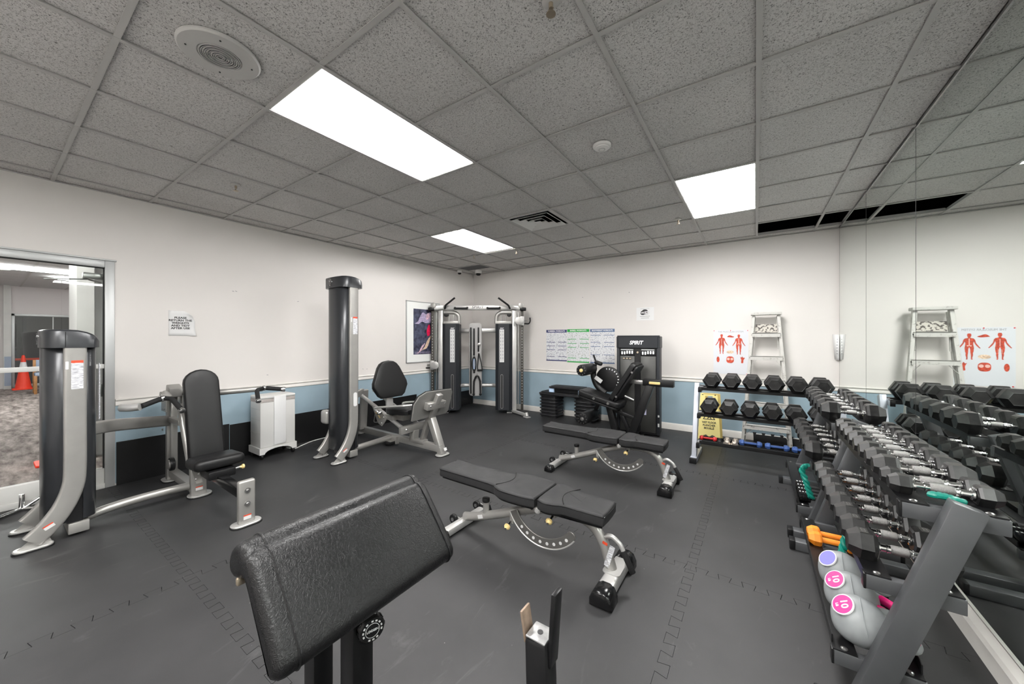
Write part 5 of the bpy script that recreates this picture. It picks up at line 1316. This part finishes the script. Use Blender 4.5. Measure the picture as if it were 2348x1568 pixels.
# ---------------------------------------------------------------- chrome attachment by the door
t = thing('chrome_cable_bar', 'chrome cable bar lying on the floor by the glass door at the left edge', 'bar', (-4.95, .18, 0), world=True)
B().tube(fillet([(-4.78, -.02, .016), (-4.90, .10, .016), (-4.985, .185, .016), (-4.88, .30, .016)], .02), .014, 12).obj('bar_tube', 'chrome', t)
B().cyl((-4.985, .185, .016), (-4.985, .185, .135), .017, 16, b=.002).obj('bar_stub', 'chrome', t)
B().tube([(-4.975, .195, .02), (-4.99, .30, .09)], .012, 10).obj('bar_brace', 'chrome', t)

# ---------------------------------------------------------------- aerobic steps
def riser(x, y, z, label):
    o = B().prism(rrect(.36, .33, .07, 5), .050, I4, b=.012).obj('step_riser', 'step_black')
    return o
rm = B().prism(rrect(.325, .29, .06, 5), .030, T(0, 0, .0)).prism(rrect(.372, .335, .07, 5), .026, T(0, 0, .030), b=.011).mesh('step_riser')
rm.materials.append(M['step_black'])
for sx, side in ((-3.06, 'left'), (-2.385, 'right')):
    for k in range(7):
        o = bpy.data.objects.new('step_riser', rm); C.objects.link(o); o.location = (sx, 5.80, .001+k*.0575)
        w = ['bottom', 'second from bottom', 'third from bottom', 'fourth from bottom', 'fifth from bottom', 'sixth from bottom', 'topmost'][k]
        tag(o, f'black plastic step riser, {w} in the {side} stack under the large step', 'step riser', 'stacked step risers')
t = thing('step_platform', 'large black aerobic step platform resting on two stacks of risers', 'aerobic step', (-2.72, 5.80, .404), world=True)
B().prism(rrect(1.07, .37, .09, 6), .034, T(-2.72, 5.80, .404), b=.010).obj('platform_deck', 'step_black', t)
B().prism(rrect(1.00, .31, .07, 6), .020, T(-2.72, 5.80, .434), b=.006).obj('platform_top', 'black_rubber', t)
t = thing('small_step', 'small black aerobic step on pale blue feet on top of the large step', 'aerobic step', (-2.72, 5.78, .454), world=True)
for x in (-2.995, -2.44):
    for y in (5.70, 5.87): B().prism(rrect(.10, .08, .015), .075, T(x, y, .4545), b=.006).obj('blue_foot', 'light_blue', t)
B().prism(rrect(.68, .29, .06, 5), .030, T(-2.715, 5.785, .528), b=.008).obj('step_deck', 'step_black', t)
B().prism(rrect(.56, .20, .03, 4), .07, T(-2.715, 5.785, .462)).obj('step_underside', 'black_plastic', t)
B().prism(rrect(.62, .24, .05, 5), .010, T(-2.715, 5.785, .556), b=.003).obj('step_top', 'black_rubber', t)

# ---------------------------------------------------------------- step ladder
t = thing('step_ladder', 'paint-splashed white step ladder folded against the back wall', 'ladder', (.13, 5.75, 0), world=True)
def lp(s, z, back=0): return V((.115+s*(.135+(1.72-z)/1.72*.125), 5.74+(z/1.72)*.12+back*(.04+(1.72-z)*.02), z))
for s in (-1, 1):
    B().bar(lp(s, .0), lp(s, 1.72), .035, .055, up=(0, 1, 0), b=.003).obj('front_rail', 'ladder_paint', t)
    B().bar(lp(s*.93, .0, 1), lp(s*.93, 1.70, 1), .028, .035, up=(0, 1, 0), b=.003).obj('rear_rail', 'ladder_paint', t)
B().box((.115, 5.855, 1.737), (.335, .13, .035), None, .006).obj('top_cap', 'ladder_paint', t)
for k, z in enumerate((.235, .54, .845, 1.15, 1.455)):
    a, b = lp(-1, z), lp(1, z)
    B().span((a.x, a.y-.045, z-.028), (b.x, a.y-.038, z+.024)).span((a.x, a.y-.045, z+.018), (b.x, a.y+.045, z+.026)).obj('step', 'ladder_paint', t)
    if k < 4:
        for s in (-1, 1): B().bar(lp(s*.94, z-.12)+V((0, -.02, 0)), lp(s*.55, z-.02)+V((0, -.02, 0)), .004, .018, up=(0, 1, 0), b=0).obj('step_brace', 'ladder_paint', t)
    for s in (-1, 1): B().cyl(lp(s, z)+V((0, -.032, 0)), lp(s, z)+V((0, -.026, 0)), .007, 8).obj('rivet', 'ink', t)
B().span((.0, 5.878, 1.49), (.235, 5.884, 1.60)).obj('pail_shelf', 'ladder_splash', t)
for s in (-1, 1): B().bar(lp(s*.80, 1.43)+V((0, .02, 0)), lp(s*.78, 1.27)+V((0, .03, 0)), .006, .018, up=(0, 1, 0), b=0).obj('spreader', 'ladder_paint', t)

# ---------------------------------------------------------------- wet floor sign
t = thing('wet_floor_sign', 'yellow folding wet floor sign behind the far dumbbell rack', 'floor sign', (-.51, 5.55, 0), world=True)
ol = [(-.135, 0), (-.105, .04), (-.065, .105), (-.035, .115), (0, .085), (.035, .115), (.065, .105), (.105, .04), (.135, 0), (.118, .36), (.098, .66), (-.098, .66), (-.118, .36)]
hole_t, hole_b, hw2 = .625, .560, .045
def signpanel(m, mat, nm):
    # panel with a carrying slot: built as a lower body plus the frame of the slot
    body = [p for p in ol if p[1] < .5] ; 
    low = [(-.135, 0), (-.105, .04), (-.065, .105), (-.035, .115), (0, .085), (.035, .115), (.065, .105), (.105, .04), (.135, 0), (.108, .555), (-.108, .555)]
    b = B().prism(low, .012, m).prism([(-.108, .555), (-hw2, .555), (-hw2, .63), (-.103, .63)], .012, m).prism([(hw2, .555), (.108, .555), (.103, .63), (hw2, .63)], .012, m).prism([(-.103, .63), (.103, .63), (.100, .665), (-.100, .665)], .012, m)
    return b.obj(nm, mat, t, smooth=0)
mf = frame((-.515, 5.47, .002), (1, .12, 0), (0, .13, 1))
signpanel(mf, 'sign_yellow', 'front_panel')
mr = frame((-.515+.015, 5.62, .002), (1, .12, 0), (0, -.10, 1))
signpanel(mr, 'sign_back', 'rear_panel')
B().cyl((-.61, 5.548, .655), (-.415, 5.570, .655), .010, 10).obj('hinge', 'sign_yellow', t)
tri = [(0, .075), (.075, -.050), (-.075, -.050)]
B().prism(tri, .0008, mf @ T(0, .365, .0122)).obj('warning_triangle', 'ink', t, smooth=0)
B().prism([(0, .055), (.058, -.040), (-.058, -.040)], .0008, mf @ T(0, .365, .0128)).obj('warning_triangle_field', 'sign_yellow', t, smooth=0)
B().prism([(-.01, .03), (.0, .03), (.012, .0), (.032, -.03), (.022, -.032), (.004, -.008), (-.012, -.03), (-.022, -.028), (-.004, .004)], .0006, mf @ T(0, .355, .0136)).obj('slipping_figure', 'ink', t, smooth=0)
for k, ln in enumerate(('WET FLOOR', 'PLANCHER', 'MOUILL\u00c9')):
    txt(ln, .036, 'ink', t, mf @ T(0, .275-k*.038, .0128), sx=.82, bold=.0012)
for s in (-1, 1): B().prism(rrect(.018, .012, .002), .0008, mf @ T(s*.075, .645, .0124)).obj('corner_mark', 'ink', t, smooth=0)

# ---------------------------------------------------------------- spare puzzle mat behind the racks
pts = [(-.02, 0), (.74, 0)]
tp = []
x = .74; i = 0
while x > .0:
    tp += [(x, .10), (x-.035, .10), (x-.028, .125), (x-.072, .125), (x-.065, .10)]; x -= .10
top('puzzle_mat', B().prism(pts+tp, .012, frame((0.0, 5.925, .001), (1, 0, 0), (0, .25, 1))), 'black_rubber', 'black interlocking foam mat leaning on the baseboard behind the ladder', 'floor mat')
# ================================================================ RACKS AND WEIGHTS
TIERS = [(.052, .223), (.141, .545), (.233, .835)]        # bracket front (depth) and top (height) of each tier
def rack(label, origin, rz, L, mat):
    t = thing('dumbbell_rack', label, 'dumbbell rack', (origin[0], origin[1], 0), rz, 'three-tier dumbbell racks')
    for e, u in enumerate((.03, L-.03)):
        ins = .043 if e == 0 else -.043
        f = B().span((u-.034, .03, .0), (u+.034, .56, .058), b=.004).obj('floor_foot', mat, t)
        B().span((u-.036, .0, .0), (u+.036, .032, .061), b=.004).obj('foot_cap', 'black_plastic', f)
        B().span((u-.036, .558, .0), (u+.036, .58, .061), b=.004).obj('foot_cap', 'black_plastic', f)
        B().bar((u, .125, .04), (u, .385, .865), .050, .082, up=(0, 1, -.3), b=.004).obj('upright', mat, t)
        for vf, zt in TIERS:
            b = B().span((u+ins-.017, vf+.006, zt-.054), (u+ins+.017, vf+.252, zt-.001), b=.003).obj('tier_bracket', mat, t)
            B().span((u+ins-.018, vf, zt-.055), (u+ins+.018, vf+.008, zt), b=.002).obj('bracket_cap', 'black_plastic', b)
    for vf, zt in TIERS:
        for q, v0 in enumerate((vf+.004, vf+.178)):
            r = B().span((.058, v0, zt), (L-.058, v0+.070, zt+.004))
            lip = v0 if q == 0 else v0+.066
            r.span((.090, lip, zt-(.030 if zt > .3 else 0)), (L-.090, lip+.004, zt+(0.002 if zt > .3 else .036)))
            o = r.obj('shelf_rail', 'black_paint', t, smooth=0)
            for u in (.074, L-.074): B().lathe([(.011, 0), (.011, .003), (.006, .006), (0, .006)], 12, T(u, v0+.035, zt+.004)).obj('rail_bolt', 'steel', o)
    return t
RB, RC, RA = (.19, 3.11), (.19, 4.43), (-.615, 4.49)
LB, LC, LA = 1.335, 1.215, 1.36
rack('dark grey three-tier dumbbell rack nearest the camera along the mirror', RB, -PI/2, LB, 'rack_grey')
rack('dark grey three-tier dumbbell rack farther along the mirror', RC, -PI/2, LC, 'rack_grey')
rack('silver three-tier dumbbell rack parallel to the back wall in front of the ladder', RA, 0, LA, 'rack_silver')

def head_shape(s, hl, sgn, off):
    "hexagonal head, flat side down; axis along Y from off outwards"
    Rr = s/math.sqrt(3); hexa = ngon(6, Rr)
    def ring(k): return [(x*k, z*k) for x, z in hexa]
    prof = [(.72, 0), (.90, .05), (1.0, .18), (1.0, .60), (.64, .975), (.61, 1.0), (.57, .985)]
    vs = []
    for k, f in prof:
        for x, z in ring(k): vs.append((x, sgn*(off+hl*f), z+s/2))
    n = 6; m = len(prof)
    fs = [(i*n+j, i*n+(j+1) % n, (i+1)*n+(j+1) % n, (i+1)*n+j) for i in range(m-1) for j in range(n)] + [tuple(range(n)), tuple(range((m-1)*n, m*n))]
    return vs, fs
def make_dumbbell(name, s, hl, grip, heads='head_rubber', handle='chrome', plate=False, hr=.0145):
    t = thing(name, 'x', 'dumbbell')
    o2 = grip/2
    for sg in (1, -1):
        h = B().raw(*head_shape(s, hl, sg, o2)).obj('head', heads, t, smooth=0)
        if plate and s > .08:
            y = sg*(o2+hl*.45)
            B().span((-s*.20, y-hl*.16, s-.0008), (s*.20, y+hl*.16, s+.0022), b=.0012, seg=1).obj('weight_plate', 'panel_grey', h)
            B().ring(s*.05, s*.08, .0008, 10, T(-s*.07, y, s+.0022)).ring(s*.05, s*.08, .0008, 10, T(s*.07, y, s+.0022)).obj('weight_mark', 'steel', h)
    my = Matrix(((1, 0, 0, 0), (0, 0, 1, 0), (0, -1, 0, s/2), (0, 0, 0, 1)))
    g = o2*.98
    if handle:
        B().lathe([(hr*1.35, -g), (hr*1.35, -g+.006), (hr*.85, -g+.008), (hr*.85, -g*.62), (hr*1.1, -g*.60), (hr*1.1, -g*.55), (hr*.9, -g*.53), (hr*.95, -g*.42), (hr*.95, g*.42), (hr*.9, g*.53), (hr*1.1, g*.55), (hr*1.1, g*.60), (hr*.85, g*.62), (hr*.85, g-.008), (hr*1.35, g-.006), (hr*1.35, g)], 14, my).obj('handle', handle, t)
        if handle == 'chrome': B().lathe([(hr*.95, -g*.42), (hr*1.18, -g*.36), (hr*1.22, 0), (hr*1.18, g*.36), (hr*.95, g*.42)], 14, my).obj('knurled_grip', 'knurl', t)
    else:
        B().lathe([(hr, -g), (hr, g)], 14, my).obj('handle', heads, t)
    return t
def rowof(proto, places, labels, cat, group):
    for k, (p, rz) in enumerate(places):
        o = proto if k == 0 else copy_tree(proto)
        o.location = p; o.rotation_euler = (0, 0, rz)
        tag(o, labels[k], cat, group)
def lerp(a, b, k, n): return a+(b-a)*k/(n-1)
Zr = .0042
# near mirror rack, top tier: ten, the two nearest small
xc = .19+.233+.125
pl = [((xc, 2.11+k*.1175, .835+Zr), PI/2) for k in range(8)]
rowof(make_dumbbell('hex_dumbbell', .088, .078, .125), pl, [f'black hex dumbbell, {ORD[k+2]} from the near end on the nearest rack top tier' for k in range(8)], 'dumbbell', 'dumbbells on the top tier of the nearest rack')
pl = [((xc+.005, 1.930, .835+Zr), PI/2), ((xc, 2.010, .835+Zr), PI/2)]
rowof(make_dumbbell('hex_dumbbell', .066, .062, .150), pl, ['small black hex dumbbell nearest the camera on the nearest rack top tier', 'small black hex dumbbell second from the near end on the nearest rack top tier'], 'dumbbell', 'dumbbells on the top tier of the nearest rack')
# near mirror rack, middle tier: eight
xm = .19+.141+.125
pl = [((xm, 1.965+k*.136, .545+Zr), PI/2) for k in range(8)]
rowof(make_dumbbell('hex_dumbbell', .102, .088, .125, plate=True), pl, [f'black hex dumbbell, {ORD[k]} from the near end on the nearest rack middle tier' if k else 'large black hex dumbbell nearest the camera on the nearest rack middle tier' for k in range(8)], 'dumbbell', 'dumbbells on the middle tier of the nearest rack')
# far mirror rack: six on each of two tiers
proto = make_dumbbell('hex_dumbbell', .128, .100, .125)
pl = [((xc, 3.358+k*.183, .835+Zr), PI/2) for k in range(6)]
rowof(proto, pl, [f'black hex dumbbell, {ORD[k]} from the near end on the farther mirror rack top tier' if k else 'black hex dumbbell at the near end of the top tier of the farther mirror rack' for k in range(6)], 'dumbbell', 'dumbbells on the top tier of the farther mirror rack')
pl = [((xm, 3.355+k*.183, .545+Zr), PI/2) for k in range(6)]
rowof(make_dumbbell('hex_dumbbell', .122, .098, .125), pl, [f'black hex dumbbell, {ORD[k]} from the near end on the farther mirror rack middle tier' if k else 'black hex dumbbell at the near end of the middle tier of the farther mirror rack' for k in range(6)], 'dumbbell', 'dumbbells on the middle tier of the farther mirror rack')
# rack along the back: six big ones on each of two tiers
xs = [-.420, -.226, -.030, .168, .366, .560]
ol_ = ['leftmost', 'second from left', 'third from left', 'fourth from left', 'fifth from left', 'rightmost']
pl = [((x, 4.49+.233+.125, .835+Zr), 0) for x in xs]
rowof(make_dumbbell('hex_dumbbell', .160, .118, .120), pl, [f'heavy black hex dumbbell, {o} on the top tier of the silver rack' for o in ol_], 'dumbbell', 'heavy dumbbells on the top tier of the silver rack')
pl = [((x-.02, 4.49+.141+.125, .545+Zr), 0) for x in xs]
rowof(make_dumbbell('hex_dumbbell', .156, .112, .120), pl, [f'heavy black hex dumbbell, {o} on the middle tier of the silver rack' for o in ol_], 'dumbbell', 'heavy dumbbells on the middle tier of the silver rack')

# bottom tier of the silver rack
zb = .223+Zr
yb_ = 4.49+.052
rowof(make_dumbbell('hex_dumbbell', .062, .052, .11, heads='pewter', handle='pewter', hr=.012), [((-.262, yb_+.125, zb), .03), ((-.187, yb_+.125, zb), -.04)], ['bare metal hex dumbbell, left one of the pair on the silver rack bottom tier', 'bare metal hex dumbbell, right one of the pair on the silver rack bottom tier'], 'dumbbell', 'small weights on the bottom tier of the silver rack')
rowof(make_dumbbell('vinyl_dumbbell', .045, .038, .10, heads='red_vinyl', handle=None, hr=.011), [((-.455, yb_+.200, zb), PI/2)], ['red vinyl dumbbell on the bottom tier of the silver rack below the wet floor sign'], 'dumbbell', 'small weights on the bottom tier of the silver rack')
rowof(make_dumbbell('vinyl_dumbbell', .044, .036, .08, heads='black_rubber', handle=None, hr=.012), [((-.334, yb_+.125, zb), .05)], ['small black dumbbell next to the red one on the bottom tier of the silver rack'], 'dumbbell', 'small weights on the bottom tier of the silver rack')
rowof(make_dumbbell('vinyl_dumbbell', .058, .048, .115, heads='blue_vinyl', handle=None, hr=.013), [((-.045, yb_+.200, zb), PI/2), ((.19, yb_+.200, zb), PI/2), ((.42, yb_+.200, zb), PI/2)], ['blue vinyl dumbbell, leftmost of three on the silver rack bottom tier', 'blue vinyl dumbbell, middle of three on the silver rack bottom tier', 'blue vinyl dumbbell, rightmost of three on the silver rack bottom tier'], 'dumbbell', 'small weights on the bottom tier of the silver rack')

# orange pair on the nearest rack
xb_ = .19+.052
rowof(make_dumbbell('vinyl_dumbbell', .066, .060, .105, heads='orange_vinyl', handle=None, hr=.015), [((xb_+.125, 2.70, zb), PI/2+.04), ((xb_+.125, 2.778, zb), PI/2+.04)], ['orange vinyl dumbbell, nearer one of the orange pair on the nearest rack', 'orange vinyl dumbbell, farther one of the orange pair on the nearest rack'], 'dumbbell', 'orange dumbbells on the nearest rack')

# black ribbed round dumbbells on the farther rack
def round_db():
    t = thing('round_dumbbell', 'x', 'dumbbell'); r = .036
    my = Matrix(((1, 0, 0, 0), (0, 0, 1, 0), (0, -1, 0, r), (0, 0, 0, 1)))
    for sg in (1, -1):
        pr = [(r*.8, .042), (r, .046), (r, .056), (r*.94, .058), (r*.94, .061), (r, .063), (r, .073), (r*.94, .075), (r*.94, .078), (r, .080), (r, .090), (r*.94, .092), (r*.94, .095), (r, .097), (r, .106), (r*.85, .110), (0, .110)]
        h = B().lathe([(a, sg*b) for a, b in pr], 20, my).obj('head', 'black_gloss', t)
        for k in range(3): B().box((0, sg*(.068+.017*k), 2*r), (.012, .008, .002)).obj('white_mark', 'white_ink', h)
    B().lathe([(.016, -.046), (.016, .046)], 14, my).obj('handle', 'black_rubber', t)
    return t
rowof(round_db(), [((xb_+.130, 3.350+k*.076, zb), PI/2) for k in range(4)], ['black ribbed round dumbbell, nearest of four on the farther mirror rack bottom tier', 'black ribbed round dumbbell, second of four on the farther mirror rack bottom tier', 'black ribbed round dumbbell, third of four on the farther mirror rack bottom tier', 'black ribbed round dumbbell, farthest of four on the farther mirror rack bottom tier'], 'dumbbell', 'round dumbbells on the farther mirror rack')

# kettlebells
def kettlebell(label, x, y, accent, text, yaw):
    r = .086
    m4 = T(x, y, .223+.0045+r*.985) @ RZ(yaw) @ RY(R(102)) @ RZ(PI/2) @ T(0, 0, -.085)
    t = thing('kettlebell', label, 'kettlebell', group='grey vinyl kettlebells on the nearest rack', mat4=m4)
    B().lathe([(.012, .0), (.040, .001), (.062, .010), (.078, .032), (r, .065), (r*.985, .090), (.076, .118), (.058, .142), (.040, .158), (.0, .164)], 36).obj('body', 'kettle_grey', t, smooth=60)
    B().tube([((r*.96+.0015)*math.cos(a), (r*.96+.0015)*math.sin(a), .058+.016*math.sin(2*a)) for a in [2*PI*k/40 for k in range(40)]], .0016, 6, closed=True).obj('moulding_seam', 'kettle_grey', t)
    hp = spline([(-.048, 0, .125), (-.062, 0, .165), (-.058, 0, .205), (-.030, 0, .232), (0, 0, .238), (.030, 0, .232), (.058, 0, .205), (.062, 0, .165), (.048, 0, .125)], 6)
    rr = [.026-.010*math.sin(PI*i/(len(hp)-1))**.6 for i in range(len(hp))]
    B().tube(hp, rr, 14).obj('handle', 'kettle_grey', t, smooth=60)
    if accent == 'pink':
        B().tube([p*1.0+V((0, 0, -.002)) for p in hp[10:-10]], [.0175]*(len(hp)-20), 14).obj('grip_inlay', 'pink', t, smooth=60)
        for s in (-1, 1):
            for q in (-1, 1):
                B().ball((s*.056, q*.014, .135), .016, 14, (.75, .6, 2.4)).obj('pink_inlay', 'pink', t)
    inv = m4.to_3x3().inverted(); dl = (inv @ V((-.66, -.34, .67))).normalized()
    up = inv @ V((1, -.15, .35)); up = (up - dl*up.dot(dl)).normalized()
    m2 = frame(V((0, 0, .085))+dl*.0955, up.cross(dl), up)
    B().prism(ngon(28, .036), .0024, m2 @ T(0, 0, -.0045) @ S3(1, 1, 2.6)).obj('weight_disc', accent if accent != 'pink' else 'pink', t)
    B().ring(.036, .0395, .0056, 28, m2 @ T(0, 0, -.0045)).obj('disc_rim', 'white_ink', t)
    if text:
        txt('10', .036, 'white_ink', t, m2 @ T(0, .006, .0019), bold=.0006)
        txt('LB', .013, 'white_ink', t, m2 @ T(0, -.020, .0019), bold=.0003)
kettlebell('grey kettlebell with pink inlays, nearest the camera on the nearest rack', .345, 1.918, 'pink', True, .28)
kettlebell('grey kettlebell with pink inlays, second from the camera on the nearest rack', .345, 2.094, 'pink', True, .28)
kettlebell('plain grey kettlebell with a purple disc, farthest of the three on the nearest rack', .345, 2.275, 'purple', False, .25)

# teal bands
def band(label, pts, r=.009):
    a = spline(pts, 8); n = len(a)
    b1 = B().tube([p+V((.008*math.cos(i*.7), .008*math.sin(i*.7), 0)) for i, p in enumerate(a)], r, 8)
    b1.tube([p-V((.008*math.cos(i*.7), .008*math.sin(i*.7), 0)) for i, p in enumerate(a)], r, 8)
    top('resistance_band', b1, 'teal', label, 'resistance band', 'teal resistance bands on the racks')
band('teal resistance band twisted over the near end of the farther mirror rack', [(.292, 3.175, .545), (.268, 3.19, .50), (.285, 3.17, .44), (.300, 3.16, .38), (.315, 3.16, .33)], .012)
band('teal resistance band hanging beside the orange dumbbells', [(.40, 2.58, .36), (.385, 2.56, .31), (.375, 2.53, .27), (.385, 2.50, .245)], .011)
band('teal resistance band draped at the near top corner of the nearest rack', [(.515, 1.872, .866), (.535, 1.868, .868), (.555, 1.864, .866), (.578, 1.862, .860)], .010)
